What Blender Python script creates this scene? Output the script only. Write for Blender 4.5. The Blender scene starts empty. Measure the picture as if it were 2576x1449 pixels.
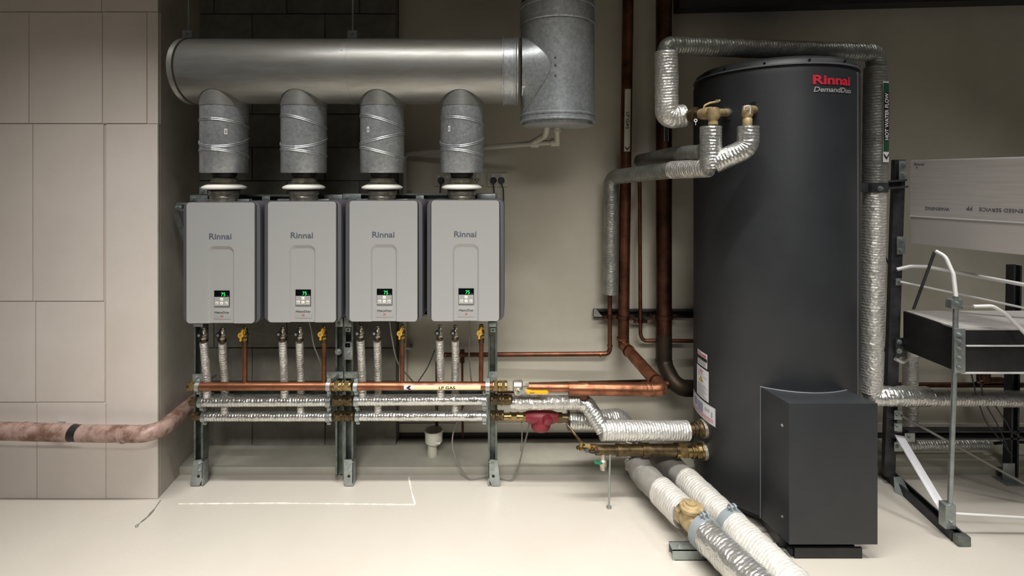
import bpy, bmesh, math, random
from mathutils import Vector, Matrix, noise
random.seed(7)
C = bpy.context.scene.collection
S = bpy.context.scene
# ---------------- camera, world, lights, exposure ----------------
F, CX, HY, EZ = 1240.0, 1288.0, 450.0, 1.51     # focal length in px, principal point, eye height (m)
cam = bpy.data.objects.new('camera', bpy.data.cameras.new('camera'))
C.objects.link(cam)
cam.location = (0, 0, EZ); cam.rotation_euler = (math.pi/2, 0, 0)
cam.data.sensor_width = 36; cam.data.lens = 36*F/2576
cam.data.shift_x = 0; cam.data.shift_y = -(724.5-HY)/2576
cam.data.clip_start = .05
S.camera = cam
S.view_settings.view_transform = 'Standard'
S.view_settings.look = 'None'
S.view_settings.gamma = 1
S.view_settings.use_curve_mapping = False
S.view_settings.exposure = 0.0
w = bpy.data.worlds.new('world'); S.world = w; w.use_nodes = True
w.node_tree.nodes['Background'].inputs[0].default_value = (.85, .9, 1, 1)
w.node_tree.nodes['Background'].inputs[1].default_value = .036
def spot(name, loc, target, power, angle, blend, size, col=(1, .96, .9)):
    l = bpy.data.lights.new(name, 'SPOT'); l.energy = power; l.spot_size = math.radians(angle); l.spot_blend = blend
    l.shadow_soft_size = size; l.color = col
    o = bpy.data.objects.new(name, l); C.objects.link(o); o.location = loc
    o.rotation_euler = (Vector(target)-Vector(loc)).to_track_quat('-Z', 'Y').to_euler()
def area(name, loc, target, power, sx, sy, col=(1, .98, .95), spread=180):
    l = bpy.data.lights.new(name, 'AREA'); l.spread = math.radians(spread); l.energy = power; l.shape = 'RECTANGLE'; l.size = sx; l.size_y = sy; l.color = col
    o = bpy.data.objects.new(name, l); C.objects.link(o); o.location = loc
    o.rotation_euler = (Vector(target)-Vector(loc)).to_track_quat('-Z', 'Y').to_euler()
area('ceiling_batten_light', (-.35, 1.30, 3.3), (-.35, 1.22, 0), 69, 3.8, .10, spread=87)
area('ceiling_batten_light', (2.7, 1.30, 3.3), (2.6, 1.22, 0), 21, 1.6, .10, spread=80)  # unseen second lamp, moved and strengthened to brighten the right side
area('front_fill_light', (.2, -1.1, 3.2), (-.1, 1.8, .0), 24, 3.0, .3, spread=56)  # fill lamp added unseen behind the camera to brighten the fronts

# ---------------- helpers ----------------
def P(x, y, d): return Vector(((x-CX)/F*d, d, EZ-(y-HY)/F*d))
def PX(x, d): return (x-CX)/F*d
def PZ(y, d): return EZ-(y-HY)/F*d
def PF(x, y, z=0.0):                 # point at height z seen at x, y
    d = F*(EZ-z)/(y-HY); return Vector(((x-CX)/F*d, d, z))
def frame(dirv, up=None):
    t = Vector(dirv).normalized(); u = Vector(up) if up is not None else (Vector((0, 0, 1)) if abs(t.z) < .9 else Vector((0, 1, 0)))
    a = u.cross(t).normalized(); b = t.cross(a).normalized(); return a, b, t
class G:
    def __init__(s): s.v = []; s.f = []; s.uv = []; s.bev = 0
    def add(s, vs, fs, uvs=None):
        n = len(s.v); s.v += [tuple(v) for v in vs]
        for i, f in enumerate(fs):
            s.f.append([n+k for k in f]); s.uv.append(uvs[i] if uvs else [(0, 0)]*len(f))
        return s
    def box(s, a, b):
        x0, x1 = sorted((a[0], b[0])); y0, y1 = sorted((a[1], b[1])); z0, z1 = sorted((a[2], b[2]))
        vs = [(x, y, z) for x in (x0, x1) for y in (y0, y1) for z in (z0, z1)]
        return s.add(vs, [(0,1,3,2), (4,6,7,5), (0,4,5,1), (2,3,7,6), (0,2,6,4), (1,5,7,3)])
    def bar(s, p0, p1, w, h, up=None):
        p0 = Vector(p0); p1 = Vector(p1); a, b, t = frame(p1-p0, up)
        return s.sect(p0, p1, [(-w/2, -h/2), (w/2, -h/2), (w/2, h/2), (-w/2, h/2)], up)
    def sect(s, p0, p1, poly, up=None):        # extrude a closed 2D section
        p0 = Vector(p0); p1 = Vector(p1); a, b, t = frame(p1-p0, up); n = len(poly)
        vs = [p0+a*x+b*y for x, y in poly]+[p1+a*x+b*y for x, y in poly]
        fs = [(i, (i+1) % n, n+(i+1) % n, n+i) for i in range(n)]+[tuple(range(n)), tuple(range(2*n-1, n-1, -1))]
        return s.add(vs, fs)
    def channel(s, p0, p1, opening, w=.041, h=.041, t=.003, lip=.009):   # strut channel, open towards 'opening'
        hw = w/2
        poly = [(-hw, -h), (hw, -h), (hw, 0), (hw-lip, 0), (hw-lip, -t), (hw-t, -t), (hw-t, -h+t), (-hw+t, -h+t), (-hw+t, -t), (-hw+lip, -t), (-hw+lip, 0), (-hw, 0)]
        return s.sect(p0, p1, poly, Vector(opening))
    def lathe(s, p0, dirv, prof, seg=20, cap=True, up=None):   # prof: (along, radius)
        p0 = Vector(p0); a, b, t = frame(Vector(dirv), up); vs = []; fs = []; uvs = []
        for h, r in prof:
            for k in range(seg):
                q = 2*math.pi*(k+.5)/seg; vs.append(p0+t*h+a*(r*math.cos(q))+b*(r*math.sin(q)))
        for i in range(len(prof)-1):
            for k in range(seg):
                fs.append((i*seg+k, i*seg+(k+1) % seg, (i+1)*seg+(k+1) % seg, (i+1)*seg+k))
                uvs.append([(k/seg, prof[i][0]), ((k+1)/seg, prof[i][0]), ((k+1)/seg, prof[i+1][0]), (k/seg, prof[i+1][0])])
        if cap:
            n = (len(prof)-1)*seg
            fs.append(tuple(range(seg))); fs.append(tuple(range(n+seg-1, n-1, -1))); uvs += [[(0, 0)]*seg]*2
        return s.add(vs, fs, uvs)
    def cyl(s, p0, p1, r, r2=None, seg=20):
        p0 = Vector(p0); d = Vector(p1)-p0; return s.lathe(p0, d, [(0, r), (d.length, r if r2 is None else r2)], seg)
    def ring(s, p0, dirv, r, R, wdt, seg=24):
        prof = [(-wdt/2, r), (-wdt/2, R), (wdt/2, R), (wdt/2, r)]
        s.lathe(p0, dirv, prof+[prof[0]], seg, cap=False); return s
    def hexa(s, p0, p1, r): return s.cyl(p0, p1, r, seg=6)
    def bolt(s, p, n, r=.008, h=.006):
        p = Vector(p); n = Vector(n).normalized()
        s.cyl(p, p+n*.002, r*1.45, seg=14); s.hexa(p+n*.002, p+n*(.002+h), r); s.cyl(p+n*(.002+h), p+n*(.004+h), r*.5, seg=8); return s
    def tube(s, pts, r, fil=.04, seg=16, step=0, wr=0, ringp=0, ringa=0, cap=True, rf=None, bend=7):
        pts = [Vector(p) for p in pts]; path = [pts[0]]
        for i in range(1, len(pts)-1):
            a, b, c = pts[i-1], pts[i], pts[i+1]; u = (a-b); v = (c-b); lu, lv = u.length, v.length; u.normalize(); v.normalize()
            ang = u.angle(v)
            if ang > 3.1 or fil <= 0: path.append(b); continue
            tl = min(fil/math.tan(ang/2), lu*.49, lv*.49); R = tl*math.tan(ang/2)
            cen = b+(u+v).normalized()*(R/math.sin(ang/2)); p, q = b+u*tl-cen, b+v*tl-cen; tot = p.angle(q)
            for k in range(bend+1):
                f = k/bend; path.append(cen+(p*math.sin((1-f)*tot)+q*math.sin(f*tot))/math.sin(tot))
        path.append(pts[-1])
        if step:
            out = [path[0]]
            for i in range(len(path)-1):
                n = max(1, int((path[i+1]-path[i]).length/step+.5))
                for k in range(1, n+1): out.append(path[i].lerp(path[i+1], k/n))
            path = out
        P2 = [path[0]]
        for q in path[1:]:
            if (q-P2[-1]).length > 1e-5: P2.append(q)
        path = P2; vs = []; fs = []; uvs = []; L = [0]
        for i in range(1, len(path)): L.append(L[-1]+(path[i]-path[i-1]).length)
        t0 = (path[1]-path[0]).normalized(); a, b, _ = frame(t0); off = random.random()*50
        jit = 0
        for i, p in enumerate(path):
            t = (path[min(i+1, len(path)-1)]-path[max(i-1, 0)]).normalized()
            a = (a-t*a.dot(t)).normalized(); b = t.cross(a)
            base = rf(L[i]/L[-1]) if rf else r
            if ringp:
                ph = (L[i]/ringp+.35*noise.noise(Vector((L[i]*9, off, 0)))) % 1
                base += ringa*(1-2*abs(ph-.5))**.6
            for k in range(seg):
                q = 2*math.pi*k/seg; rr = base
                if wr: rr += wr*noise.noise(Vector((math.cos(q)*2.2+off, math.sin(q)*2.2, L[i]*26)))+wr*.6*noise.noise(Vector((math.cos(q)*5+off, math.sin(q)*5, L[i]*90)))
                vs.append(p+a*(rr*math.cos(q))+b*(rr*math.sin(q)))
        for i in range(len(path)-1):
            for k in range(seg):
                fs.append((i*seg+k, i*seg+(k+1) % seg, (i+1)*seg+(k+1) % seg, (i+1)*seg+k))
                uvs.append([(k/seg, L[i]), ((k+1)/seg, L[i]), ((k+1)/seg, L[i+1]), (k/seg, L[i+1])])
        if cap:
            n = (len(path)-1)*seg; fs.append(tuple(range(seg-1, -1, -1))); fs.append(tuple(range(n, n+seg))); uvs += [[(0, 0)]*seg]*2
        return s.add(vs, fs, uvs)
    def poly(s, pts, depth):          # flat outline extruded by vector depth
        n = len(pts); D = Vector(depth); pts = [Vector(p) for p in pts]
        return s.add(pts+[p+D for p in pts], [tuple(range(n)), tuple(range(2*n-1, n-1, -1))]+[(i, n+i, n+(i+1) % n, (i+1) % n) for i in range(n)])
    def sheet(s, pts): return s.add(pts, [tuple(range(len(pts)))])
    def mesh(s, name, sharp=38, bevel=0, flat=False, closed=True):
        me = bpy.data.meshes.new(name); me.from_pydata(s.v, [], s.f)
        uv = me.uv_layers.new(name='UVMap'); i = 0
        for pl, u in zip(me.polygons, s.uv):
            for k, li in enumerate(pl.loop_indices): uv.data[li].uv = u[k]
        bm = bmesh.new(); bm.from_mesh(me)
        if closed: bmesh.ops.recalc_face_normals(bm, faces=bm.faces[:])
        if bevel: bmesh.ops.bevel(bm, geom=bm.edges[:], offset=bevel, segments=2, profile=.6, affect='EDGES', clamp_overlap=True)
        bm.to_mesh(me); bm.free()
        if not flat:
            for p in me.polygons: p.use_smooth = True
            me.set_sharp_from_angle(angle=math.radians(sharp))
        return me
ALL = []
class T:                                # a thing: an Empty with its parts; put() moves the Empty to the base at the end
    def __init__(s, name, label, cat, group=None, loc=None, kind=None):
        s.o = bpy.data.objects.new(name, None); C.objects.link(s.o); s.o.empty_display_size = .05
        if kind: s.o['kind'] = kind
        if label: s.o['label'] = label
        if cat: s.o['category'] = cat
        if group: s.o['group'] = group
        s.fixed = loc is not None
        if loc is not None: s.o.location = loc
        else: ALL.append(s)
    def part(s, name, g, m, parent=None, label=None, kind=None, **k):
        o = bpy.data.objects.new(name, g.mesh(name, **k) if isinstance(g, G) else g); C.objects.link(o); o.parent = parent or s.o
        o.data.materials.append(m) if not o.data.materials else None
        if label: o['label'] = label
        if kind: o['kind'] = kind
        return o
def kids(o): return [c for c in C.objects if c.parent == o]
def settle():                           # Empties to the middle of the base of what they carry
    ch = {}
    for o in C.objects:
        if o.parent: ch.setdefault(o.parent.name, []).append(o)
    for t in ALL:
        lo = [1e9]*3; hi = [-1e9]*3; st = list(ch.get(t.o.name, []))
        while st:
            q = st.pop(); st += ch.get(q.name, [])
            for v in (q.data.vertices if q.type == 'MESH' else []):
                for i in range(3): lo[i] = min(lo[i], v.co[i]+q.location[i]); hi[i] = max(hi[i], v.co[i]+q.location[i])
        if hi[0] < lo[0]: continue
        b = Vector(((lo[0]+hi[0])/2, (lo[1]+hi[1])/2, lo[2])); t.o.location = b
        for q in ch.get(t.o.name, []): q.location = q.location-b
def single(name, label, cat, g, m, group=None, kind=None, **k):
    me = g.mesh(name, **k); me.materials.append(m); lo = [min(v.co[i] for v in me.vertices) for i in range(3)]; hi = [max(v.co[i] for v in me.vertices) for i in range(3)]
    b = Vector(((lo[0]+hi[0])/2, (lo[1]+hi[1])/2, lo[2])); me.transform(Matrix.Translation(-b))
    o = bpy.data.objects.new(name, me); C.objects.link(o); o.location = b
    if kind: o['kind'] = kind
    if label: o['label'] = label
    if cat: o['category'] = cat
    if group: o['group'] = group
    return o
def dup(root, loc, label):
    r = root.copy(); C.objects.link(r); r.location = loc; r['label'] = label
    for ch in [c for c in C.objects if c.parent == root]:
        c = ch.copy(); C.objects.link(c); c.parent = r
        for g in [q for q in C.objects if q.parent == ch]:
            d = g.copy(); C.objects.link(d); d.parent = c
    return r
_txt = {}
def text(g, string, fn, bold=0.0, shear=0.0):   # letters fitted into the unit square, each vertex mapped by fn(u, v)
    key = (string, bold, shear)
    if key not in _txt:
        cu = bpy.data.curves.new('lettering', 'FONT'); cu.body = string; cu.offset = bold; cu.shear = shear; cu.resolution_u = 4
        o = bpy.data.objects.new('lettering', cu); C.objects.link(o); bpy.context.view_layer.update()
        me = bpy.data.meshes.new_from_object(o.evaluated_get(bpy.context.evaluated_depsgraph_get()))
        vs = [v.co.copy() for v in me.vertices]; fs = [tuple(p.vertices) for p in me.polygons]
        bpy.data.objects.remove(o); bpy.data.meshes.remove(me)
        x0 = min(v.x for v in vs); x1 = max(v.x for v in vs); y0 = min(v.y for v in vs); y1 = max(v.y for v in vs)
        _txt[key] = ([((v.x-x0)/(x1-x0), (v.y-y0)/(y1-y0)) for v in vs], fs)
    vs, fs = _txt[key]
    g.add([fn(u, v) for u, v in vs], fs); return g
def quadmap(o, ux, vy):                  # origin, full width vector, full height vector
    o, ux, vy = Vector(o), Vector(ux), Vector(vy); return lambda u, v: o+ux*u+vy*v

# ---------------- materials ----------------
def srgb(h):
    c = [((int(h[i:i+2], 16)/255+.055)/1.055)**2.4 if int(h[i:i+2], 16) > 10 else int(h[i:i+2], 16)/255/12.92 for i in (0, 2, 4)]; return (*c, 1)
def M(name, c, r=.5, m=0.0, c2=None, ns=8, lo=.4, hi=.62, bs=0, bst=0, r2=None, emit=0, foil=False, spangle=0, stretch=None, coat=0, det=6):
    mt = bpy.data.materials.new(name); mt.use_nodes = True; nt = mt.node_tree; N = nt.nodes; L = nt.links; b = N['Principled BSDF']
    c = srgb(c); b.inputs['Base Color'].default_value = c; b.inputs['Roughness'].default_value = r; b.inputs['Metallic'].default_value = m
    b.inputs['Coat Weight'].default_value = coat; b.inputs['Coat Roughness'].default_value = .25
    tc = N.new('ShaderNodeTexCoord'); src = tc.outputs['Object']
    if stretch:
        mp = N.new('ShaderNodeMapping'); mp.inputs['Scale'].default_value = stretch; L.new(src, mp.inputs[0]); src = mp.outputs[0]
    if c2:
        n = N.new('ShaderNodeTexNoise'); n.inputs['Scale'].default_value = ns; n.inputs['Detail'].default_value = det; n.inputs['Roughness'].default_value = .62; L.new(src, n.inputs['Vector'])
        rp = N.new('ShaderNodeValToRGB'); rp.color_ramp.elements[0].position = lo; rp.color_ramp.elements[1].position = hi
        rp.color_ramp.elements[0].color = c; rp.color_ramp.elements[1].color = srgb(c2); L.new(n.outputs[0], rp.inputs[0]); L.new(rp.outputs[0], b.inputs['Base Color'])
        col = rp.outputs[0]
        if r2 is not None:
            mr = N.new('ShaderNodeMapRange'); mr.inputs['From Min'].default_value = lo; mr.inputs['From Max'].default_value = hi; mr.inputs['To Min'].default_value = r; mr.inputs['To Max'].default_value = r2
            L.new(n.outputs[0], mr.inputs[0]); L.new(mr.outputs[0], b.inputs['Roughness'])
        if spangle:
            v = N.new('ShaderNodeTexVoronoi'); v.inputs['Scale'].default_value = spangle; L.new(tc.outputs['Object'], v.inputs['Vector'])
            mx = N.new('ShaderNodeMix'); mx.data_type = 'RGBA'; mx.blend_type = 'MULTIPLY'; mx.inputs[0].default_value = .45
            bw = N.new('ShaderNodeRGBToBW'); L.new(v.outputs['Color'], bw.inputs[0]); mr = N.new('ShaderNodeMapRange'); mr.inputs['To Min'].default_value = .45; mr.inputs['To Max'].default_value = 1.25
            L.new(bw.outputs[0], mr.inputs[0]); L.new(col, mx.inputs[6]); L.new(mr.outputs[0], mx.inputs[7]); L.new(mx.outputs[2], b.inputs['Base Color'])
    hgt = None
    if bst:
        n = N.new('ShaderNodeTexNoise'); n.inputs['Scale'].default_value = bs; n.inputs['Detail'].default_value = 4; L.new(src, n.inputs['Vector']); hgt = n.outputs[0]; st = bst; dist = .002
    if foil:
        uv = N.new('ShaderNodeUVMap'); uv.uv_map = 'UVMap'
        sx = N.new('ShaderNodeSeparateXYZ'); L.new(uv.outputs[0], sx.inputs[0])
        nz = N.new('ShaderNodeTexNoise'); nz.inputs['Scale'].default_value = 14; L.new(tc.outputs['Object'], nz.inputs['Vector'])
        ma = N.new('ShaderNodeMath'); ma.operation = 'MULTIPLY_ADD'; ma.inputs[1].default_value = .02; L.new(nz.outputs[0], ma.inputs[0]); L.new(sx.outputs[1], ma.inputs[2])
        m2 = N.new('ShaderNodeMath'); m2.operation = 'MULTIPLY'; m2.inputs[1].default_value = 75; L.new(ma.outputs[0], m2.inputs[0])
        fr = N.new('ShaderNodeMath'); fr.operation = 'PINGPONG'; fr.inputs[1].default_value = .5; L.new(m2.outputs[0], fr.inputs[0])
        vo = N.new('ShaderNodeTexVoronoi'); vo.feature = 'F1'; vo.inputs['Scale'].default_value = 55; L.new(tc.outputs['Object'], vo.inputs['Vector'])
        n4 = N.new('ShaderNodeTexNoise'); n4.inputs['Scale'].default_value = 120; n4.inputs['Detail'].default_value = 5; L.new(tc.outputs['Object'], n4.inputs['Vector'])
        a1 = N.new('ShaderNodeMath'); a1.operation = 'MULTIPLY_ADD'; a1.inputs[1].default_value = 1.1; L.new(fr.outputs[0], a1.inputs[0]); L.new(vo.outputs[0], a1.inputs[2])
        a2 = N.new('ShaderNodeMath'); a2.operation = 'MULTIPLY_ADD'; a2.inputs[1].default_value = .8; L.new(n4.outputs[0], a2.inputs[0]); L.new(a1.outputs[0], a2.inputs[2])
        hgt = a2.outputs[0]; st = foil; dist = .0035
    if hgt:
        bp = N.new('ShaderNodeBump'); bp.inputs['Strength'].default_value = st; bp.inputs['Distance'].default_value = dist; L.new(hgt, bp.inputs['Height']); L.new(bp.outputs[0], b.inputs['Normal'])
    if emit: b.inputs['Emission Color'].default_value = c; b.inputs['Emission Strength'].default_value = emit
    return mt
m_wall = M('painted_wall', 'b8b2a3', .75, 0, 'aea898', 3, .35, .7, 60, .12)
m_block = M('painted_block', 'd4cbc3', .75, 0, 'cbc1b8', 2.2, .35, .7, 50, .16)
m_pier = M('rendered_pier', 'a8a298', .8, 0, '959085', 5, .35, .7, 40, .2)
m_rawblock = M('grey_concrete_block', '5f5d55', .9, 0, '727066', 9, .35, .7, 90, .55)
m_mortar = M('mortar', '5c5a52', .95, bs=80, bst=.4)
m_joint = M('painted_joint', 'bcb1a7', .9)
m_floor = M('epoxy_floor', 'bab4aa', .22, 0, 'b1aa9e', 1.3, .3, .75, 7, .04, r2=.38)
m_plinth = M('sealed_plinth', 'a5a295', .45, 0, '918e81', 3, .35, .7, 20, .08)
m_white = M('white_plastic', 'dedcd2', .4)
m_pvc = M('white_pvc_pipe', 'b3b0a2', .45)
m_black = M('black_steel', '1c1c1d', .45, .2, '262626', 12)
m_blackp = M('black_plastic', '121212', .4)
m_galv = M('galvanised_sheet', 'b4b8ba', .38, .55, '9a9fa2', 4, .35, .7, spangle=90, bs=6, bst=.1)
m_duct = M('rolled_steel_duct', 'acaca9', .4, .7, '908e86', 3, .35, .72, r2=.45, stretch=(1, 6, 6))
m_zinc = M('zinc_bracket', 'a9b0ae', .38, .75, '8b9290', 20, .35, .7)
m_strut = M('weathered_strut', '7b817c', .42, .75, '595f5a', 24, .35, .65)
m_dstrut = M('dark_strut', '45464a', .5, .5, '333436', 18)
m_chrome = M('nickel_plate', 'c4beb0', .3, .75, '9b9484', 40)
m_brass = M('brass', 'a08a5e', .3, .95, '6c5938', 30, .4, .68)
m_dbrass = M('tarnished_brass', '6f5e42', .42, .85, '453a2a', 35, .35, .65)
m_bronze = M('cast_bronze', 'b7a27a', .55, .4, '9c8760', 30, bs=120, bst=.2)
m_copper = M('copper', '986449', .34, .88, '5a3a29', 12, .4, .7, r2=.48)
m_dcopper = M('dull_copper', '5f4030', .42, .9, '38251c', 9, .35, .65)
m_bcopper = M('blackened_copper', '40352a', .5, .7, '2c241e', 8, .35, .65)
m_oldpipe = M('dusty_painted_pipe', 'a58b81', .5, .15, '6e5142', 15, .42, .62, 30, .2, r2=.75)
m_foil = M('foil_insulation', 'd3d3cf', .26, .82, 'bdbdb6', 16, .35, .7, foil=.55)
m_foilr = M('silver_foil_wrap', 'd9d7d2', .34, .62, 'c2c0b9', 30, .35, .7, foil=.8)
m_foilw = M('white_foil_wrap', 'dedbd4', .42, .38, 'cac7be', 18, .35, .7, foil=.5)
m_foild = M('grey_foil', '9a9b95', .36, .6, '7e7f79', 12, .35, .7, foil=.5)  # darker, greyer foil for the upper and rearward pipe runs
m_sleeve = M('grey_sleeve', '8d8a83', .6, .15, '78756e', 9, bs=50, bst=.3)
m_boiler = M('silver_casing', 'a4a4a2', .42, .25)
m_boilerd = M('grey_side_casing', '505055', .5, .2)
m_ltr = M('grey_lettering', '4f545e', .5)
m_red = M('red_print', 'c02438', .5)
m_blk = M('black_print', '17171a', .5)
m_grey = M('grey_print', '9a9a9c', .5)
m_tank = M('charcoal_powder_coat', '26282b', .48, .1, '2a2c2f', 6, bs=300, bst=.12)
m_tanke = M('pale_grey_edge', '6b6e72', .5, .3)  # paler grey than the tank, for rim, seam and cover flange
m_green = M('green_segment', '28d860', .5, emit=1.6)
m_screen = M('display_glass', '07090a', .15)
m_paper = M('paper_label', 'd8d8da', .5, 0, 'd0d0d4', 60)
m_cream = M('cream_label', 'efd9a4', .5)
m_fgreen = M('dark_green_print', '23442f', .5)
m_yellow = M('yellow_vinyl', 'e3a80e', .4)
m_redp = M('red_enamel', '84242f', .45, 0, '6d1a26', 20)
m_gcable = M('grey_cable', '77756c', .5)
m_silverp = M('brushed_panel', 'b4b0ac', .5, .2, 'c2beba', 6, .35, .7, stretch=(1, 1, 22))
m_silvp2 = M('smooth_panel', 'b6b2af', .5, .15)
m_tube = M('white_tube', 'd5d5d2', .4, .1)
m_gtap = M('green_handle', '0f6b4d', .4)
m_dirt = M('crack_dirt', '6b665c', .9)
m_mark = M('worn_white_line', 'e2ddd1', .6)
m_clampg = M('grey_clamp', '8f979a', .5, .3)

# ================= the setting =================
YW, YB, YP = 2.80, 2.72, 2.326      # painted wall, bare block wall, pier front
g = G(); g.box((-4, -3, -.08), (4.2, 3.2, 0)); single('floor', None, None, g, m_floor, kind='structure')
g = G(); g.box((-4, -3, 3.5), (4.2, 3.2, 3.6)); single('ceiling', None, None, g, m_wall, kind='structure')
g = G(); g.box((-4, YW, 0), (4.2, YW+.2, 3.5)); single('wall_back', None, None, g, m_wall, kind='structure')
# pier on the left, faced with large painted blocks
pier = T('wall_left', None, None, kind='structure')
g = G(); pf = [(-4, YP+.005), (-1.6735, YP+.005), (-1.737, YW), (-4, YW)]
g.poly([(x, y, 0) for x, y in pf], (0, 0, 3.5)); pier.part('core', g, m_joint)
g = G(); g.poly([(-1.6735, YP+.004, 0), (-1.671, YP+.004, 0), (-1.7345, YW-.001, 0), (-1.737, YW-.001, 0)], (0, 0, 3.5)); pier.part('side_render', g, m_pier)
def blk(T_, x0, x1, z0, z1, y, m, dpt=.02, gap=.002, bev=.0015):
    g = G(); hx, hz = (x1-x0)/2-gap, (z1-z0)/2-gap
    if hx <= 0 or hz <= 0: return
    g.box((-hx, 0, -hz), (hx, dpt, hz)); o = T_.part('block', g, m, flat=True, bevel=0); o.location = ((x0+x1)/2, y, (z0+z1)/2)
rows = [(1253, 1012), (1012, 758), (758, 311), (311, 30), (30, -260)]
cols = [(-640, -320, -90, 93, 267, 'r'), (-560, -300, -85, 90, 264, 'r'), (-620, -340, -100, 83, 261, 'r'), (-560, -320, -100, 73, 258, 'r'), (-600, -300, -20, 255, 'r')]
ZR = [0, PZ(1012, YP), PZ(758, YP), PZ(311, YP), PZ(30, YP), PZ(-260, YP)]
for i in range(5):
    cs = [c for c in cols[i] if c != 'r']; xs = [PX(c, YP) for c in cs]
    for a, b in zip(xs[:-1], xs[1:]): blk(pier, a, b, ZR[i], ZR[i+1], YP-.001+random.random()*.002, m_block)
XR = -1.671
blk(pier, PX(266, YP), XR, 0, ZR[3], YP, m_block); blk(pier, PX(258, YP), PX(370, YP), ZR[3], ZR[4], YP-.001, m_block); blk(pier, PX(370, YP), XR, ZR[3], ZR[4], YP+.001, m_block, gap=.0008)
blk(pier, PX(255, YP), XR, ZR[4], ZR[5], YP, m_block)
# bare concrete block wall between pier and painted wall
bw = T('wall_center', None, None, kind='structure')
XL, XE = -1.736, PX(997, YB)
g = G(); g.box((XL+.002, YB+.006, 0), (XE-.003, YW-.001, 3.5)); bw.part('core', g, m_mortar)
zt = PZ(35, YB); rh = 84/F*YB; z = zt-rh*13; k = 0
bwid = 183/F*YB
while z < 3.0:
    off = PX(635, YB) if k % 2 == 0 else PX(722, YB)
    x = off-bwid*2
    while x < XE:
        a, b = max(x, XL), min(x+bwid, XE)
        if b-a > .02: blk(bw, a, b, max(z, .0), z+rh, YB-random.random()*.003, m_rawblock, dpt=.03, gap=.0035)
        x += bwid
    z += rh; k += 1
g = G(); g.box((-1.73, 2.515, 0), (4.2, YW, .04)); single('trim_1', None, None, g, m_plinth, kind='structure', bevel=.003)
g = G(); g.box((XE, YW-.012, .075), (4.2, YW, .125)); single('baseboard_back', None, None, g, m_wall, kind='structure', bevel=.002)
g = G(); g.box((XE, YW-.007, .04), (4.2, YW, .075)); single('trim_2', None, None, g, m_black, kind='structure')
g = G(); a = P(1700, 29, 2.76); b = P(2640, 6, 2.76)
g.poly([(a.x, 2.70, a.z), (b.x, 2.70, b.z), (b.x, 2.70, b.z+.4), (a.x, 2.70, a.z+.4)], (0, .1, 0)); single('trim_3', None, None, g, m_black, kind='structure')

# floor marks and crack
def ribbon(pts, w0, jit, z=.0012):
    g = G(); n = 0; vs = []
    pp = []
    for a, b in zip(pts[:-1], pts[1:]):
        m = max(2, int((b-a).length/.012))
        for k in range(m): pp.append(a.lerp(b, k/m))
    pp.append(pts[-1]); L = []; R = []
    for i, p in enumerate(pp):
        t = (pp[min(i+1, len(pp)-1)]-pp[max(i-1, 0)]).normalized(); s = Vector((-t.y, t.x, 0)); ww = w0*(.4+random.random()*jit)
        L.append(p+s*ww+Vector((0, 0, z))); R.append(p-s*ww+Vector((0, 0, z)))
    for i in range(len(pp)-1): g.add([L[i], L[i+1], R[i+1], R[i], L[i]-Vector((0, 0, z*.8)), L[i+1]-Vector((0, 0, z*.8)), R[i+1]-Vector((0, 0, z*.8)), R[i]-Vector((0, 0, z*.8))], [(0, 1, 2, 3), (4, 5, 6, 7), (0, 1, 5, 4), (1, 2, 6, 5), (2, 3, 7, 6), (3, 0, 4, 7)])
    return g
single('floor_mark', 'worn white line on the floor in front of the boilers, running from side to side', 'floor mark', ribbon([PF(448, 1268), PF(700, 1266), PF(1044, 1270)], .0026, 1.6), m_mark)
single('floor_mark', 'short worn white line on the floor running from the plinth towards the camera', 'floor mark', ribbon([PF(1028, 1200), PF(1036, 1240), PF(1044, 1268)], .0024, 1.6), m_mark)
single('floor_crack', 'dirty crack in the floor at the foot of the concrete pier corner', 'crack', ribbon([PF(404, 1259), PF(386, 1284), PF(372, 1300), PF(345, 1322)], .0022, 2.2), m_dirt)
g = G(); q = PF(344, 1325); g.lathe(q, (0, 0, 1), [(0, .006), (.006, .006), (.008, .003)], 10); single('floor_bolt', 'small anchor bolt in the floor at the end of the crack', 'bolt', g, m_zinc)

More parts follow.
